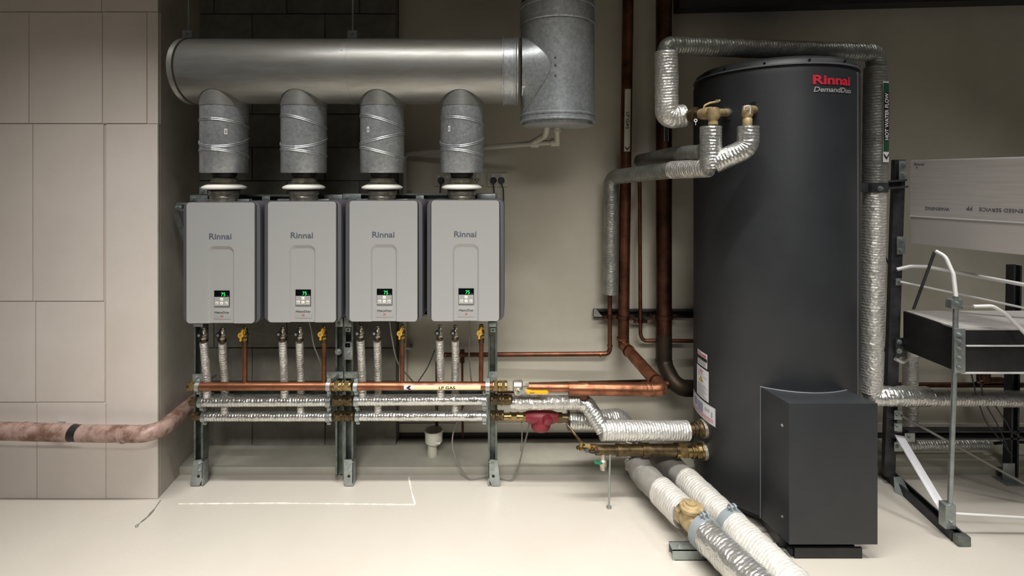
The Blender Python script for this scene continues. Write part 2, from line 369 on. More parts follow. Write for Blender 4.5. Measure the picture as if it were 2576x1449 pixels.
# ================= the four boilers =================
BW, BH, BD = .346, .543, 2.20
def boiler():
    t = T('wall_boiler', 'leftmost of the four grey boilers, the one beside the concrete pier', 'boiler', 'grey boilers hung on the steel frames', loc=(0, 0, 0))
    def rr(w, h, r, z0=0, n=5, x0=0):
        o = []
        for cx, cz, a0 in ((w/2-r, h-r, 0), (-w/2+r, h-r, 90), (-w/2+r, r, 180), (w/2-r, r, 270)):
            for k in range(n+1): q = math.radians(a0+90*k/n); o.append((x0+cx+r*math.cos(q), z0+cz+r*math.sin(q)))
        return o
    g = G(); g.poly([(x, .010, z) for x, z in rr(BW, BH, .030)], (0, .183, 0)); side = t.part('casing', g, m_boilerd, bevel=.004, sharp=50)
    g = G(); g.poly([(x, .0085, z) for x, z in rr(.312, BH-.002, .018, .001)], (0, .010, 0)); t.part('seam_gap', g, m_blk)
    # front cover with the arched recess
    fw, fh = .303, BH-.004; z0 = .002
    def arch(hw, top, r, n=6):
        o = [(-hw, z0)]
        for k in range(n+1): q = math.radians(180-90*k/n); o.append((-hw+r+r*math.cos(q), top-r+r*math.sin(q)))
        for k in range(n+1): q = math.radians(90-90*k/n); o.append((hw-r+r*math.cos(q), top-r+r*math.sin(q)))
        return o+[(hw, z0)]
    A = [(x+.0018, z) for x, z in arch(.0585, .347, .028)]; I = [(x+.0018, z) for x, z in arch(.0515, .333, .024)]
    hull = rr(fw, fh, .015, z0)            # ccw from right-top
    # cut at bottom: outline = right side of arch ... around the hull ... left side
    hull2 = hull[18:]+hull[:18]            # starts at bottom-right corner
    out = [(A[-1][0], z0)]+[p for p in hull2]+[(A[0][0], z0)]+A[1:-1]
    g = G(); g.poly([(x, 0, z) for x, z in out], (0, .0095, 0)); fc = t.part('front_cover', g, m_boiler, sharp=30)
    g = G(); n = len(A)
    g.add([(x, 0, z) for x, z in A]+[(x, .0065, z) for x, z in I], [(i, i+1, n+i+1, n+i) for i in range(n-1)])
    g.add([(x, .0065, z) for x, z in I]+[(x, .012, z) for x, z in I], [tuple(range(n)), tuple(range(2*n-1, n-1, -1))]+[(i, i+1, n+i+1, n+i) for i in range(n-1)])
    t.part('arched_recess', g, m_boiler, sharp=30, closed=False)
    y = .0064
    cx = .0035; pxm = BD/F
    zz = lambda yp: (815-yp)*pxm
    g = G(); g.box((cx-.0345, y-.002, zz(773)), (cx+.0345, y+.002, zz(732))); c = t.part('controller', g, m_screen, bevel=.0007)
    g = G(); g.box((cx-.033, y-.003, zz(771.5)), (cx+.033, y, zz(748))); t.part('keypad', g, m_boiler, c)
    for bx, bz in ((0, 754), (-.021, 764), (0, 764), (.021, 764)):
        g = G(); g.box((cx+bx-.0065, y-.0042, zz(bz)-.0065), (cx+bx+.0065, y-.0025, zz(bz)+.0065)); t.part('button', g, m_white, c, bevel=.0006)
    g = G()
    for bx, bz in ((-.021, 764), (.021, 764)):
        for k in (-.002, .0022): g.box((cx+bx-.005, y-.0046, zz(bz)+k-.0006), (cx+bx+.004, y-.004, zz(bz)+k+.0006))
    g.add([(cx-.002, y-.0046, zz(754)-.001), (cx+.002, y-.0046, zz(754)-.001), (cx, y-.0046, zz(754)+.002)], [(0, 1, 2)]); g.add([(cx-.002, y-.0046, zz(764)+.001), (cx+.002, y-.0046, zz(764)+.001), (cx, y-.0046, zz(764)-.002)], [(0, 2, 1)])
    t.part('button_print', g, m_blk, c, closed=False)
    g = G(); text(g, '75', quadmap((cx-.003, y-.0023, zz(746)), (.019, 0, 0), (0, 0, .0155)), bold=.0); t.part('digits', g, m_green, c, closed=False)
    g = G(); text(g, '°C', quadmap((cx+.0205, y-.0023, zz(746)), (.009, 0, 0), (0, 0, .003))); t.part('unit_mark', g, m_grey, c, closed=False)
    g = G(); g.box((cx-.038, y-.0012, zz(804)), (cx+.038, y+.001, zz(778.5))); pl = t.part('name_plate', g, m_boiler, bevel=.0005)
    g = G(); text(g, 'HeavyDuty', quadmap((cx-.0335, y-.0016, zz(791.5)), (.067, 0, 0), (0, 0, .0125)), bold=.012, shear=.25); t.part('lettering', g, m_blk, pl, closed=False)
    g = G(); text(g, '28i', quadmap((cx-.0065, y-.0016, zz(799)), (.013, 0, 0), (0, 0, .0075)), bold=.02, shear=.25); t.part('model_lettering', g, m_red, pl, closed=False)
    g = G(); text(g, 'Rinnai', quadmap((-.050, -.0006, zz(602.5)), (.0995, 0, 0), (0, 0, .0265)), bold=.018); t.part('logo', g, m_ltr, closed=False)
    for xx, nm in ((-.072, 'a'), (.005, 'b'), (.107, 'c')):
        g = G(); g.hexa((xx, .11, -.0185), (xx, .11, .006), .0125); t.part('connection_stub', g, m_zinc)
    for xx in (-.04, .04):
        g = G(); g.lathe((xx, .11, -.009), (0, 0, 1), [(0, .012), (.004, .017), (.012, .018)], 16); t.part('cable_gland', g, m_white)
    return t.o
bo = boiler(); BC = [554.5, 759.5, 964.5, 1170.5]; BB = [814.5, 812, 810, 809]
bl = ['leftmost of the four grey boilers, the one beside the concrete pier', 'second grey boiler from the concrete pier, left of the paired steel posts', 'third grey boiler from the concrete pier, right of the paired steel posts', 'rightmost grey boiler, farthest from the concrete pier and below the wall sockets']
for i in range(4):
    o = bo if i == 0 else dup(bo, (0, 0, 0), bl[i]); o.location = P(BC[i], BB[i], BD)

# ================= flues =================
FD = 2.31
FC = [564.5, 765, 962, 1162]
seams = [[(310, 298, 315), (350, 368, 355), (385, 375, 390)], [(297, 293.5, 321), (356, 370, 353), (379, 377, 391)],
         [(295, 296, 323), (363, 350, 336), (372, 379, 398)], [(304, 295, 315), (356, 367, 348), (381, 377, 395)]]
fl = ['spiral-seamed flue pipe with a small sticker above the leftmost boiler', 'spiral-seamed flue pipe without a sticker above the second boiler from the pier', 'flue pipe with a steeply zigzagging seam above the third boiler from the pier', 'spiral-seamed flue pipe above the rightmost boiler, nearest the tall duct']
for i in range(4):
    t = T('flue_pipe', fl[i], 'flue', 'galvanised flue pipes between boilers and duct')
    X = PX(FC[i], FD); c = Vector((X, FD, 0)); r = .1005; at = lambda z: Vector((X, FD, z))
    g = G(); g.lathe(at(PZ(435, FD)), (0, 0, 1), [(0, r-.003), (.004, r), (PZ(268, FD)-PZ(435, FD), r)], 40); pipe = t.part('flue_sleeve', g, m_galv)
    g = G(); g.lathe(at(PZ(270, FD)), (0, 0, 1), [(0, r+.0015), (.0, r+.002), (.085, r+.002)], 40); t.part('flue_collar', g, m_duct)
    for l, f, rg in seams[i]:
        zl, zr, zf = PZ(l, FD), PZ(rg, FD), PZ(f, FD-.1); cc = (zl+zr)/2; aa = (zr-zl)/2; bb = zf-cc
        for dz in (-.0035, .0035):
            pts = []
            for k in range(41):
                q = 2*math.pi*k/40; pts.append((X+(r+.001)*math.sin(q), FD-(r+.001)*math.cos(q), cc+dz+aa*math.sin(q)+bb*math.cos(q)))
            if dz < 0: pa = pts
            else: pb = pts
        g = G(); g.tube(pa, .0026, fil=0, seg=6, cap=False); g.tube(pb, .0026, fil=0, seg=6, cap=False); t.part('seam_bead', g, m_galv)
    if i != 1:
        sx = [563, 0, 925, 1129][i]; q = math.asin((PX(sx, FD-.1)-X)/(r+.001)); zc = PZ([330, 0, 325, 323][i], FD-.1)
        g = G(); f = lambda a, z, e=.0012: (X+(r+e)*math.sin(a), FD-(r+e)*math.cos(a), z)
        g.add([f(q-.06, zc-.013), f(q, zc-.013), f(q+.06, zc-.013), f(q+.06, zc+.013), f(q, zc+.013), f(q-.06, zc+.013)], [(0, 1, 4, 5), (1, 2, 3, 4)]); st = t.part('sticker', g, m_paper, closed=False)
        g = G(); g.add([f(q-.014, zc-.007, .002), f(q+.014, zc-.007, .002), f(q+.014, zc+.002, .002), f(q-.014, zc+.002, .002)], [(0, 1, 2, 3)]); g.add([f(q-.022, zc+.001, .002), f(q+.022, zc+.001, .002), f(q, zc+.008, .002)], [(0, 1, 2)]); t.part('arrow_print', g, m_blk, st, closed=False)
    g = G(); g.lathe(at(PZ(445, FD)), (0, 0, 1), [(0, .046), (.0, .050), (.02, .055), (.03, .055)], 28); t.part('rubber_gasket', g, m_blackp)
    g = G(); g.lathe(at(PZ(462, FD)), (0, 0, 1), [(0, .07), (.004, .064), (.007, .058), (.012, .0605), (.016, .055), (.02, .058), (.026, .05), (.03, .045), (.034, .042)], 28); t.part('flue_adapter', g, m_chrome)
    g = G(); g.lathe(at(PZ(476, FD)), (0, 0, 1), [(0, .064), (.0, .086), (.005, .094), (.011, .094), (.02, .078), (.026, .06)], 36); t.part('weather_disc', g, m_white)
    g = G(); g.lathe(at(PZ(480, FD)), (0, 0, 1), [(0, .068), (.009, .068)], 28); t.part('disc_gasket', g, m_blackp)
    g = G(); g.lathe(at(PZ(514, FD)), (0, 0, 1), [(0, .061), (.03, .061), (.032, .064), (.036, .061), (.04, .061), (.045, .066), (.064, .066)], 28); t.part('flue_spigot', g, m_chrome)
    for sx_ in (-.12, .066):
        g = G(); g.box((X+sx_, FD-.01, PZ(507, FD)-.018), (X+sx_+.054, FD+.02, PZ(507, FD)+.012)); t.part('flue_bracket', g, m_zinc, bevel=.001)

# horizontal header duct
ZD, RD, DD = 2.014, .150, 2.32
t = T('header_duct', 'large round galvanised duct running horizontally above the four flue pipes', 'duct')
xl = PX(438, DD-.14); xm = PX(863, DD-.14); xr = PX(1272, DD-.14)
g = G(); g.lathe((xl, DD, ZD), (1, 0, 0), [(0, RD-.012), (.001, RD-.002), (.004, RD), (xm-xl, RD)], 56); d = t.part('duct_section', g, m_duct)
g = G(); g.lathe((xm-.02, DD, ZD), (1, 0, 0), [(0, RD+.0012), (xr-xm+.02, RD+.0012)], 56); t.part('duct_section', g, m_duct)
for k in range(3):
    g = G(); a = [.9, -.3, .45][k]; g.bolt((xm-.008, DD-RD*math.cos(a), ZD+RD*math.sin(a)), (0, -math.cos(a), math.sin(a)), .003, .001); t.part('rivet', g, m_zinc)
g = G(); q0 = PX(1264, 2.17); q1 = PX(1302, 2.17)
g.lathe((q0, DD, ZD), (1, 0, 0), [(0, RD), (0, RD+.009), (.004, RD+.009), (.006, RD+.004), (.05, RD+.004), (.052, RD+.008), (.058, RD+.008), (.06, RD+.004), (.064, RD+.008), (.07, RD+.008), (.072, RD+.002)], 56); t.part('joint_collar', g, m_galv)
for hx in (480, 890):
    X = PX(hx, DD); zt = ZD+RD
    g = G(); g.box((X-.020, DD-.03, zt-.004), (X+.024, DD-.026, zt+.036)); g.box((X-.020, DD-.03, zt-.004), (X+.024, DD+.03, zt+.001)); b = t.part('hanger_bracket', g, m_zinc)
    g = G(); g.bolt((X, DD-.03, zt+.022), (0, -1, 0), .006, .005); t.part('bolt', g, m_zinc, b)
    g = G(); g.ring((X, DD, ZD), (1, 0, 0), RD, RD+.0022, .022, 56); t.part('hanger_band', g, m_duct, b)
    g = G(); g.cyl((X+.001, DD-.018, zt+.0), (X+.001, DD-.018, 3.5), .0035, seg=8); t.part('threaded_rod', g, m_zinc)
# vertical duct with tee
t = T('riser_duct', 'wide vertical galvanised duct with a capped lower end and side tee', 'duct')
VX, VR = PX(1402, DD), .1725
g = G(); g.lathe((VX, DD, PZ(296, DD)), (0, 0, 1), [(0, VR), (PZ(62, DD)-PZ(296, DD), VR)], 56); v = t.part('tee_body', g, m_galv)
g = G(); g.lathe((VX, DD, PZ(70, DD)), (0, 0, 1), [(0, VR+.004), (.002, VR+.006), (.008, VR+.006), (.01, VR+.002), (.02, VR+.002), (.075, VR+.001), (.077, VR+.006), (.084, VR+.006), (.086, VR), (.094, VR+.004), (.1, VR)], 56); t.part('joint_collar', g, m_galv)
g = G(); g.lathe((VX, DD, PZ(20, DD)+.02), (0, 0, 1), [(0, VR-.002), (.9, VR-.002)], 56); t.part('upper_section', g, m_galv)
g = G(); g.lathe((VX, DD, PZ(309, DD)), (0, 0, 1), [(0, VR+.002), (.001, VR+.006), (.006, VR+.006), (.008, VR+.0015), (.026, VR+.0015), (.028, VR+.005), (.034, VR+.005), (.037, VR)], 56); t.part('lower_collar', g, m_galv)
g = G(); g.lathe((VX, DD, PZ(318, DD)), (0, 0, 1), [(0, VR-.012), (.002, VR-.008), (.024, VR-.006)], 56); t.part('end_cap', g, m_galv)
g = G(); vs = []; n = 48; mcount = 7; XA = q1+.02
for j in range(mcount):
    f = j/(mcount-1)
    for k in range(n):
        ph = 2*math.pi*k/n; s_, c_ = math.sin(ph), math.cos(ph)
        A_ = Vector((XA, DD-(RD+.003)*c_, ZD+(RD+.003)*s_)); yb = (VR-.004)*c_; zb = ZD+(.155 if s_ > 0 else .215)*s_
        xb = VX-math.sqrt(max(0, (VR+.0015)**2-yb*yb)); B_ = Vector((xb, DD-yb, zb))
        vs.append(A_.lerp(B_, f))
g.add(vs, [(j*n+k, j*n+(k+1) % n, (j+1)*n+(k+1) % n, (j+1)*n+k) for j in range(mcount-1) for k in range(n)]); t.part('tee_branch', g, m_galv, closed=False)
g = G(); g.tube(vs[-n:]+[vs[-n]], .002, fil=0, seg=5, cap=False); t.part('branch_seam', g, m_galv)
for py in (143, 162, 188):
    q = P(1397, py, 2.15); g = G(); g.bolt((q.x, DD-math.sqrt(VR**2-(q.x-VX)**2), q.z), (-.1, -1, 0), .004, .002); t.part('rivet', g, m_zinc)
def onduct(u, v):
    y0 = PX(1313, 2.19); x = y0+u*.047; zz_ = PZ(238, 2.19)+v*.04; dz = zz_-ZD; return (x, DD-math.sqrt((RD+.006)**2-dz*dz)-.004, zz_)
g = G(); g.add([onduct(u, v) for v in (0, .5, 1) for u in (0, 1)], [(0, 1, 3, 2), (2, 3, 5, 4)]); st = t.part('sticker', g, m_galv, closed=False)
g = G()
for k in range(5):
    u = .18+k*.16; h = [.22, .34, .4, .3, .24][k]; g.add([tuple(Vector(onduct(a, b))-Vector((0, .001, 0))) for a, b in ((u-.025, .5-h), (u+.025, .5-h), (u+.025, .5+h), (u-.025, .5+h))], [(0, 1, 2, 3)])
t.part('sticker_print', g, m_ltr, st, closed=False)
# condensate drain from the cap
t = T('condensate_drain', 'white plastic drain pipe sloping from the duct cap to the wall and down', 'drain pipe')
cz = PZ(318, DD)
g = G(); e = P(1022, 388, 2.755); g.tube([P(1410, 357, 2.45), P(1340, 361, 2.5), e, (e.x-.012, 2.76, e.z-.02), (e.x-.012, 2.768, .35)], .0135, fil=.02, seg=12); t.part('drain_pipe', g, m_pvc)
g = G(); g.tube([P(1376, 318, 2.40), P(1372, 340, 2.42), P(1352, 352, 2.48), P(1335, 362, 2.5)], .016, fil=.03, seg=12); t.part('drain_trap', g, m_pvc)
g = G(); g.tube([P(1402, 318, 2.40), P(1402, 356, 2.44)], .0155, seg=12); g.lathe(P(1402, 332, 2.41), (0, 0, 1), [(0, .021), (.016, .021)], 14); t.part('drain_socket', g, m_pvc)
for q, l in ((P(1345, 361.5, 2.5), 0), (P(1396, 358, 2.46), 0)):
    g = G(); g.lathe(q-Vector((.02, 0, 0)), (1, 0, 0), [(0, .020), (.04, .020)], 14); t.part('pipe_socket', g, m_pvc)
q = P(1012, 876, 2.76); g = G(); g.ring(q, (0, 0, 1), .0135, .016, .012, 14); g.box((q.x+.014, q.y-.004, q.z-.006), (q.x+.045, q.y+.004, q.z+.006)); g.cyl((q.x+.045, q.y-.01, q.z), (q.x+.045, YW, q.z), .009, seg=12); t.part('pipe_clip', g, m_zinc)
q = P(1024, 483, 2.76); g = G(); g.cyl((q.x-.03, q.y+.004, q.z), (q.x+.015, q.y+.004, q.z), .006, seg=10); g.cyl((q.x+.012, q.y-.006, q.z), (q.x+.012, YW, q.z), .008, seg=12); t.part('pipe_clip', g, m_zinc)

# ================= steel frames carrying the boilers =================
FY = 2.425
def foot(t, x, kind):
    z = .0; X = PX(x, FY-.006)
    g = G(); w = .023; yy = FY-.008
    tk = .006
    if kind == -1:   out = [(-w, .128), (w*.6, .133), (w, .118), (w*1.05, .045), (w*.2, .004), (-w*1.6, .004), (-w*1.75, .012)]
    elif kind == 0:  out = [(-w, .133), (w*.6, .133), (w, .118), (w, .02), (w*.7, .004), (-w*.75, .004), (-w, .02)]
    else:            out = [(-w, .118), (-w*.6, .133), (w, .13), (w*1.6, .012), (w*1.3, .002), (-w*.2, .004), (-w*1.02, .045)]
    g.poly([(X+a, yy, b) for a, b in out], (0, tk, 0)); g.box((X-w if kind > 0 else X+w-.006, yy, .005), (X-w+.006 if kind > 0 else X+w, yy+.045, .12))
    f = t.part('foot_bracket', g, m_zinc, bevel=.0012)
    for bz in (.112, .078):
        g = G(); g.bolt((X+(.004 if kind <= 0 else -.002), yy, bz), (0, -1, 0), .0085, .005); t.part('bolt', g, m_zinc, f)
    g = G(); g.cyl((X+.002, yy-.0006, .052), (X+.002, yy+.002, .052), .0075, seg=14); t.part('bolt_hole', g, m_blk, f)
def plate(t, x0, x1, y0, y1, bolts, d=FY-.005, th=.004):
    a, b = P(x0, y1, d), P(x1, y0, d); g = G(); g.box((a.x, d, a.z), (b.x, d+th, b.z)); p = t.part('joint_plate', g, m_zinc, bevel=.001)
    for bx, by in bolts: q = P(bx, by, d); g = G(); g.bolt(q, (0, -1, 0), .0085, .006); t.part('bolt', g, m_zinc, p)
def post(t, x, ytop, zb=0.0, opening=(0, -1, 0), y=None):
    Y = y or FY; X = PX(x, Y); g = G(); g.channel((X, Y, zb), (X, Y, PZ(ytop, Y)), opening, w=.045, h=.045); t.part('post', g, m_strut, sharp=30)
def rail(t, x0, x1, y, Y=None, op=(0, -1, 0), m=None):
    Y = Y or FY+.002; g = G(); g.channel((PX(x0, Y), Y, PZ(y, Y)), (PX(x1, Y), Y, PZ(y, Y)), op); t.part('rail', g, m or m_strut, sharp=30)
fa = T('support_frame', 'left galvanised strut frame holding the two boilers next to the pier', 'frame')
post(fa, 499, 496); foot(fa, 499, -1); post(fa, 855, 490, zb=.022, y=2.445)
rail(fa, 480, 862, 500); rail(fa, 488, 862, 788); rail(fa, 488, 862, 985, Y=2.46)
plate(fa, 478, 522, 491, 506, [(486, 500), (509, 501)]); plate(fa, 501, 521, 470, 489, [(510, 480)]); plate(fa, 659, 679, 493, 509, [(668, 501)])
plate(fa, 815, 861, 490, 506, [(826, 499), (850, 500)]); plate(fa, 486, 510, 815, 822, []); plate(fa, 484, 508, 941, 962, [(494, 950)]); plate(fa, 822, 863, 935, 952, [(828, 944), (853, 944)])
plate(fa, 844, 862, 798, 822, [(851, 815)]); 
for q in ((851, 885),): g = G(); g.bolt(P(q[0], q[1], 2.445), (0, -1, 0), .011, .008); fa.part('channel_nut', g, m_zinc)
# arm to the pier
g = G(); a = P(440, 521, 2.43); b = P(500, 521, 2.43); g.channel((a.x, 2.44, a.z), (b.x, 2.44, b.z), (0, -1, 0)); ar = fa.part('wall_arm', g, m_zinc, sharp=30)
g = G(); g.bar(P(443, 533, 2.435), P(466, 604, 2.435), .028, .006, (0, 1, 0)); fa.part('arm_brace', g, m_strut)
for q in ((445, 521), (453, 521)): g = G(); g.bolt(P(q[0], q[1], 2.425), (0, -1, 0), .007, .004); fa.part('bolt', g, m_zinc, ar)
fb = T('support_frame', 'right galvanised strut frame holding the two boilers away from the pier', 'frame')
post(fb, 877, 490); foot(fb, 877, 0); post(fb, 1239, 490); foot(fb, 1240, 1)
rail(fb, 866, 1250, 497); rail(fb, 868, 1250, 785); rail(fb, 868, 1250, 985, Y=2.46)
plate(fb, 862, 908, 488, 506, [(871, 496), (895, 498)]); plate(fb, 1046, 1066, 492, 509, [(1055, 499)]); plate(fb, 1200, 1246, 488, 504, [(1212, 497), (1238, 496)])
plate(fb, 866, 887, 860, 905, [(875, 888)]); plate(fb, 866, 900, 935, 952, [(875, 944), (893, 944)]); plate(fb, 1229, 1251, 935, 962, [(1241, 944)]); plate(fb, 866, 884, 798, 822, [(878, 813)]); plate(fb, 1230, 1248, 810, 822, [])
for x, y in ((876, 829), (1240, 830), (875, 868)):
    g = G(); q = P(x, y, FY-.001); g.box((q.x-.012, q.y-.004, q.z-.01), (q.x+.012, q.y, q.z+.01)); n_ = fb.part('channel_nut', g, m_zinc); g = G(); g.cyl(q-Vector((0, .005, 0)), q, .005, seg=10); fb.part('bolt_hole', g, m_blk, n_)

# ================= manifolds =================
def clamp(t, x, y, d, r, ear=.012):
    q = P(x, y, d); g = G(); g.ring(q, (1, 0, 0), r+.0005, r+.004, .019, 22)
    for s_ in (-1, 1):
        zc = q.z+s_*(r+.008); g.box((q.x-.0085, q.y-.004, zc-.008), (q.x+.0085, q.y+.0045, zc+.008)); g.bolt((q.x, q.y-.004, zc), (0, -1, 0), .0055, .005)
    g.box((q.x-.006, q.y+r, q.z-.006), (q.x+.006, FY, q.z+.006)); t.part('pipe_clamp', g, m_zinc)
def coupling(t, x0, x1, y, d, r, m, nm='coupling'):
    a, b = P(x0, y, d), P(x1, y, d); L = b.x-a.x; g = G()
    g.lathe(a, (1, 0, 0), [(0, r*.86), (L*.04, r*1.02), (L*.1, r*1.02), (L*.12, r*.92)], 22)
    g.hexa((a.x+L*.12, d, a.z), (a.x+L*.34, d, a.z), r*1.12); g.lathe((a.x+L*.34, d, a.z), (1, 0, 0), [(0, r), (L*.06, r*.9), (L*.08, r*1.0), (L*.14, r*1.0)], 22)
    g.hexa((a.x+L*.48, d, a.z), (a.x+L*.56, d, a.z), r*1.2); g.lathe((a.x+L*.56, d, a.z), (1, 0, 0), [(0, r*.95), (L*.06, r*.95)], 22)
    g.hexa((a.x+L*.62, d, a.z), (a.x+L*.86, d, a.z), r*1.12); g.lathe((a.x+L*.86, d, a.z), (1, 0, 0), [(0, r*1.0), (L*.1, r*1.0), (L*.14, r*.86)], 22)
    t.part(nm, g, m)
GD, HD, CD = 2.295, 2.339, 2.386
def capn(t, x0, x1, y, d, r, m):
    a, b = P(x0, y, d), P(x1, y, d); L = b.x-a.x; g = G(); g.lathe(a, (1, 0, 0), [(0, r*.7), (L*.08, r), (L*.3, r), (L*.34, r*.9)], 20); g.hexa((a.x+L*.34, d, a.z), (a.x+L*.85, d, a.z), r*1.1); g.lathe((a.x+L*.85, d, a.z), (1, 0, 0), [(0, r*.9), (L*.15, r*.9)], 20); t.part('end_cap', g, m)
Bx = [(513, 521, 560, 566, 616, 616), (711, 716, 754, 757, 815, 815), (907, 912, 949, 951, 1012, 1012), (1106, 1109, 1145, 1145, 1211, 1210)]
for k, (xa, xb, xs, side, bs) in enumerate([(475, 824, (616, 815), 'left', (0, 1)), (897, 1226, (1012, 1211), 'right', (2, 3))]):
    t = T('gas_manifold', ['dull copper gas pipe with a brass end cap, below the two boilers beside the pier', 'copper gas pipe with a cream arrow label, below the two boilers away from the pier'][k], 'gas pipe', 'copper gas pipes below the boilers')
    g = G(); g.tube([P(xa+(14 if k == 0 else -2), 972 if k == 0 else 971, GD), P(xb+22, 971, GD)], .0195, seg=20); t.part('copper_pipe', g, m_copper)
    if k == 0: capn(t, 474, 496, 972, GD, .021, m_brass)
    clamp(t, 500 if k == 0 else 896, 972, GD, .0195); clamp(t, 828 if k == 0 else 1227, 971, GD, .0195)
    coupling(t, 838 if k == 0 else 1239, 886 if k == 0 else 1276, 971, GD, .0225 if k == 0 else .024, m_brass)
    if k == 1:
        q = GD
        def lab(u, v, e=.0006):
            ang = (v-.5)*1.15; x = PX(1016, GD-.02)+u*(PX(1209, GD-.02)-PX(1016, GD-.02)); rr_ = .0195+e; return (x, GD-rr_*math.cos(ang), PZ(971, GD)+rr_*math.sin(ang)*1.0)
        def patch(g, u0, u1, v0, v1, e, n=5):
            g.add([lab(u, v0+(v1-v0)*j/n, e) for j in range(n+1) for u in (u0, u1)], [(2*j, 2*j+1, 2*j+3, 2*j+2) for j in range(n)])
        g = G(); patch(g, 0, 1, 0, 1, .0006); lb = t.part('pipe_label', g, m_paper, closed=False)
        g = G(); patch(g, .12, 1, .1, .9, .0011); t.part('label_field', g, m_cream, lb, closed=False)
        g = G(); text(g, 'LP GAS', lambda u, v: lab(.455+u*.215, .22+v*.56, .0022), bold=.02); t.part('label_text', g, m_blk, lb, closed=False)
        g = G(); g.add([lab(a, b, .0022) for a, b in ((.03, .5), (.065, .9), (.095, .9), (.07, .5), (.095, .1), (.065, .1))], [(0, 1, 2, 3), (0, 3, 4, 5)]); t.part('label_arrow', g, m_blk, lb, closed=False)
    t = T('hot_water_manifold', ['upper foil-wrapped pipe below the two boilers beside the pier', 'upper foil-wrapped pipe marked Hot below the two boilers away from the pier'][k], 'insulated pipe', 'foil-wrapped manifold pipes')
    yy = 1010 if k == 0 else 1007
    g = G(); g.tube([P(508 if k == 0 else 903, yy, HD), P(834 if k == 0 else 1222, yy-2, HD)], .0245, seg=24, step=.006, wr=.0008); t.part('foil_insulation', g, m_foil)
    if k == 0: capn(t, 478, 504, 1010, HD, .019, m_dbrass)
    clamp(t, 508 if k == 0 else 898, yy, HD, .0245); clamp(t, 828 if k == 0 else 1219, yy-1, HD, .0245)
    coupling(t, 838 if k == 0 else 1234, 890 if k == 0 else 1288, yy-2, HD, .024, m_dbrass)
    if k == 1:
        g = G(); zc = PZ(1002, HD); text(g, 'Hot', lambda u, v: (PX(1182, HD-.02)+u*.036, HD-math.sqrt(.0268**2-(.009+v*.011-.004)**2)-.001, PZ(yy, HD)+.004+v*.013), bold=0, shear=.2); t.part('handwriting', g, m_blk, closed=False)
    t = T('cold_water_manifold', ['lower foil-wrapped pipe below the two boilers beside the pier', 'lower foil-wrapped pipe marked Cold below the two boilers away from the pier'][k], 'insulated pipe', 'foil-wrapped manifold pipes')
    yy = 1047 if k == 0 else 1046
    g = G(); g.tube([P(514 if k == 0 else 903, yy, CD), P(838 if k == 0 else 1222, yy, CD)], .0235, seg=24, step=.006, wr=.0008); t.part('foil_insulation', g, m_foil)
    if k == 0: capn(t, 486, 512, 1047, CD, .019, m_dbrass)
    clamp(t, 516 if k == 0 else 901, yy, CD, .0235); clamp(t, 828 if k == 0 else 1219, yy, CD, .0235)
    coupling(t, 841 if k == 0 else 1234, 892 if k == 0 else 1268, yy-1, CD, .0235, m_dbrass)
    if k == 1:
        g = G(); text(g, 'Cold', lambda u, v: (PX(1172, CD-.02)+u*.038, CD-math.sqrt(.0258**2-(.004+v*.011)**2)-.001, PZ(yy, CD)+.002+v*.012), bold=0, shear=.2); t.part('handwriting', g, m_blk, closed=False)

def ballvalve(t, x, y0, y1, d, body, handle, x2=None):
    a = P(x, y1, d); H = PZ(y0, d)-a.z; g = G(); X = a.x
    g.hexa((X, d, a.z), (X, d, a.z+H*.16), .0155); g.lathe((X, d, a.z+H*.16), (0, 0, 1), [(0, .013), (H*.1, .012), (H*.14, .0155), (H*.3, .016), (H*.44, .0125), (H*.5, .011)], 18)
    g.hexa((X, d, a.z+H*.66), (X, d, a.z+H*.84), .0125); g.lathe((X, d, a.z+H*.84), (0, 0, 1), [(0, .009), (H*.16, .009)], 14); v = t.part('valve_body', g, body)
    g = G(); hx = X-.008; hz = a.z+H*.45; g.cyl((hx, d-.024, hz), (hx, d-.012, hz), .0125, seg=18); g.bar((hx-.001, d-.019, hz-.028), (hx, d-.019, hz), .008, .005); g.bar((hx, d-.019, hz), (hx+.011, d-.019, hz+.028), .009, .005); h = t.part('valve_handle', g, handle, v)
    g = G(); g.cyl((hx, d-.0262, hz), (hx, d-.024, hz), .006, seg=12); t.part('handle_screw', g, m_zinc, v)
names = ['leftmost boiler', 'second boiler from the pier', 'third boiler from the pier', 'rightmost boiler']
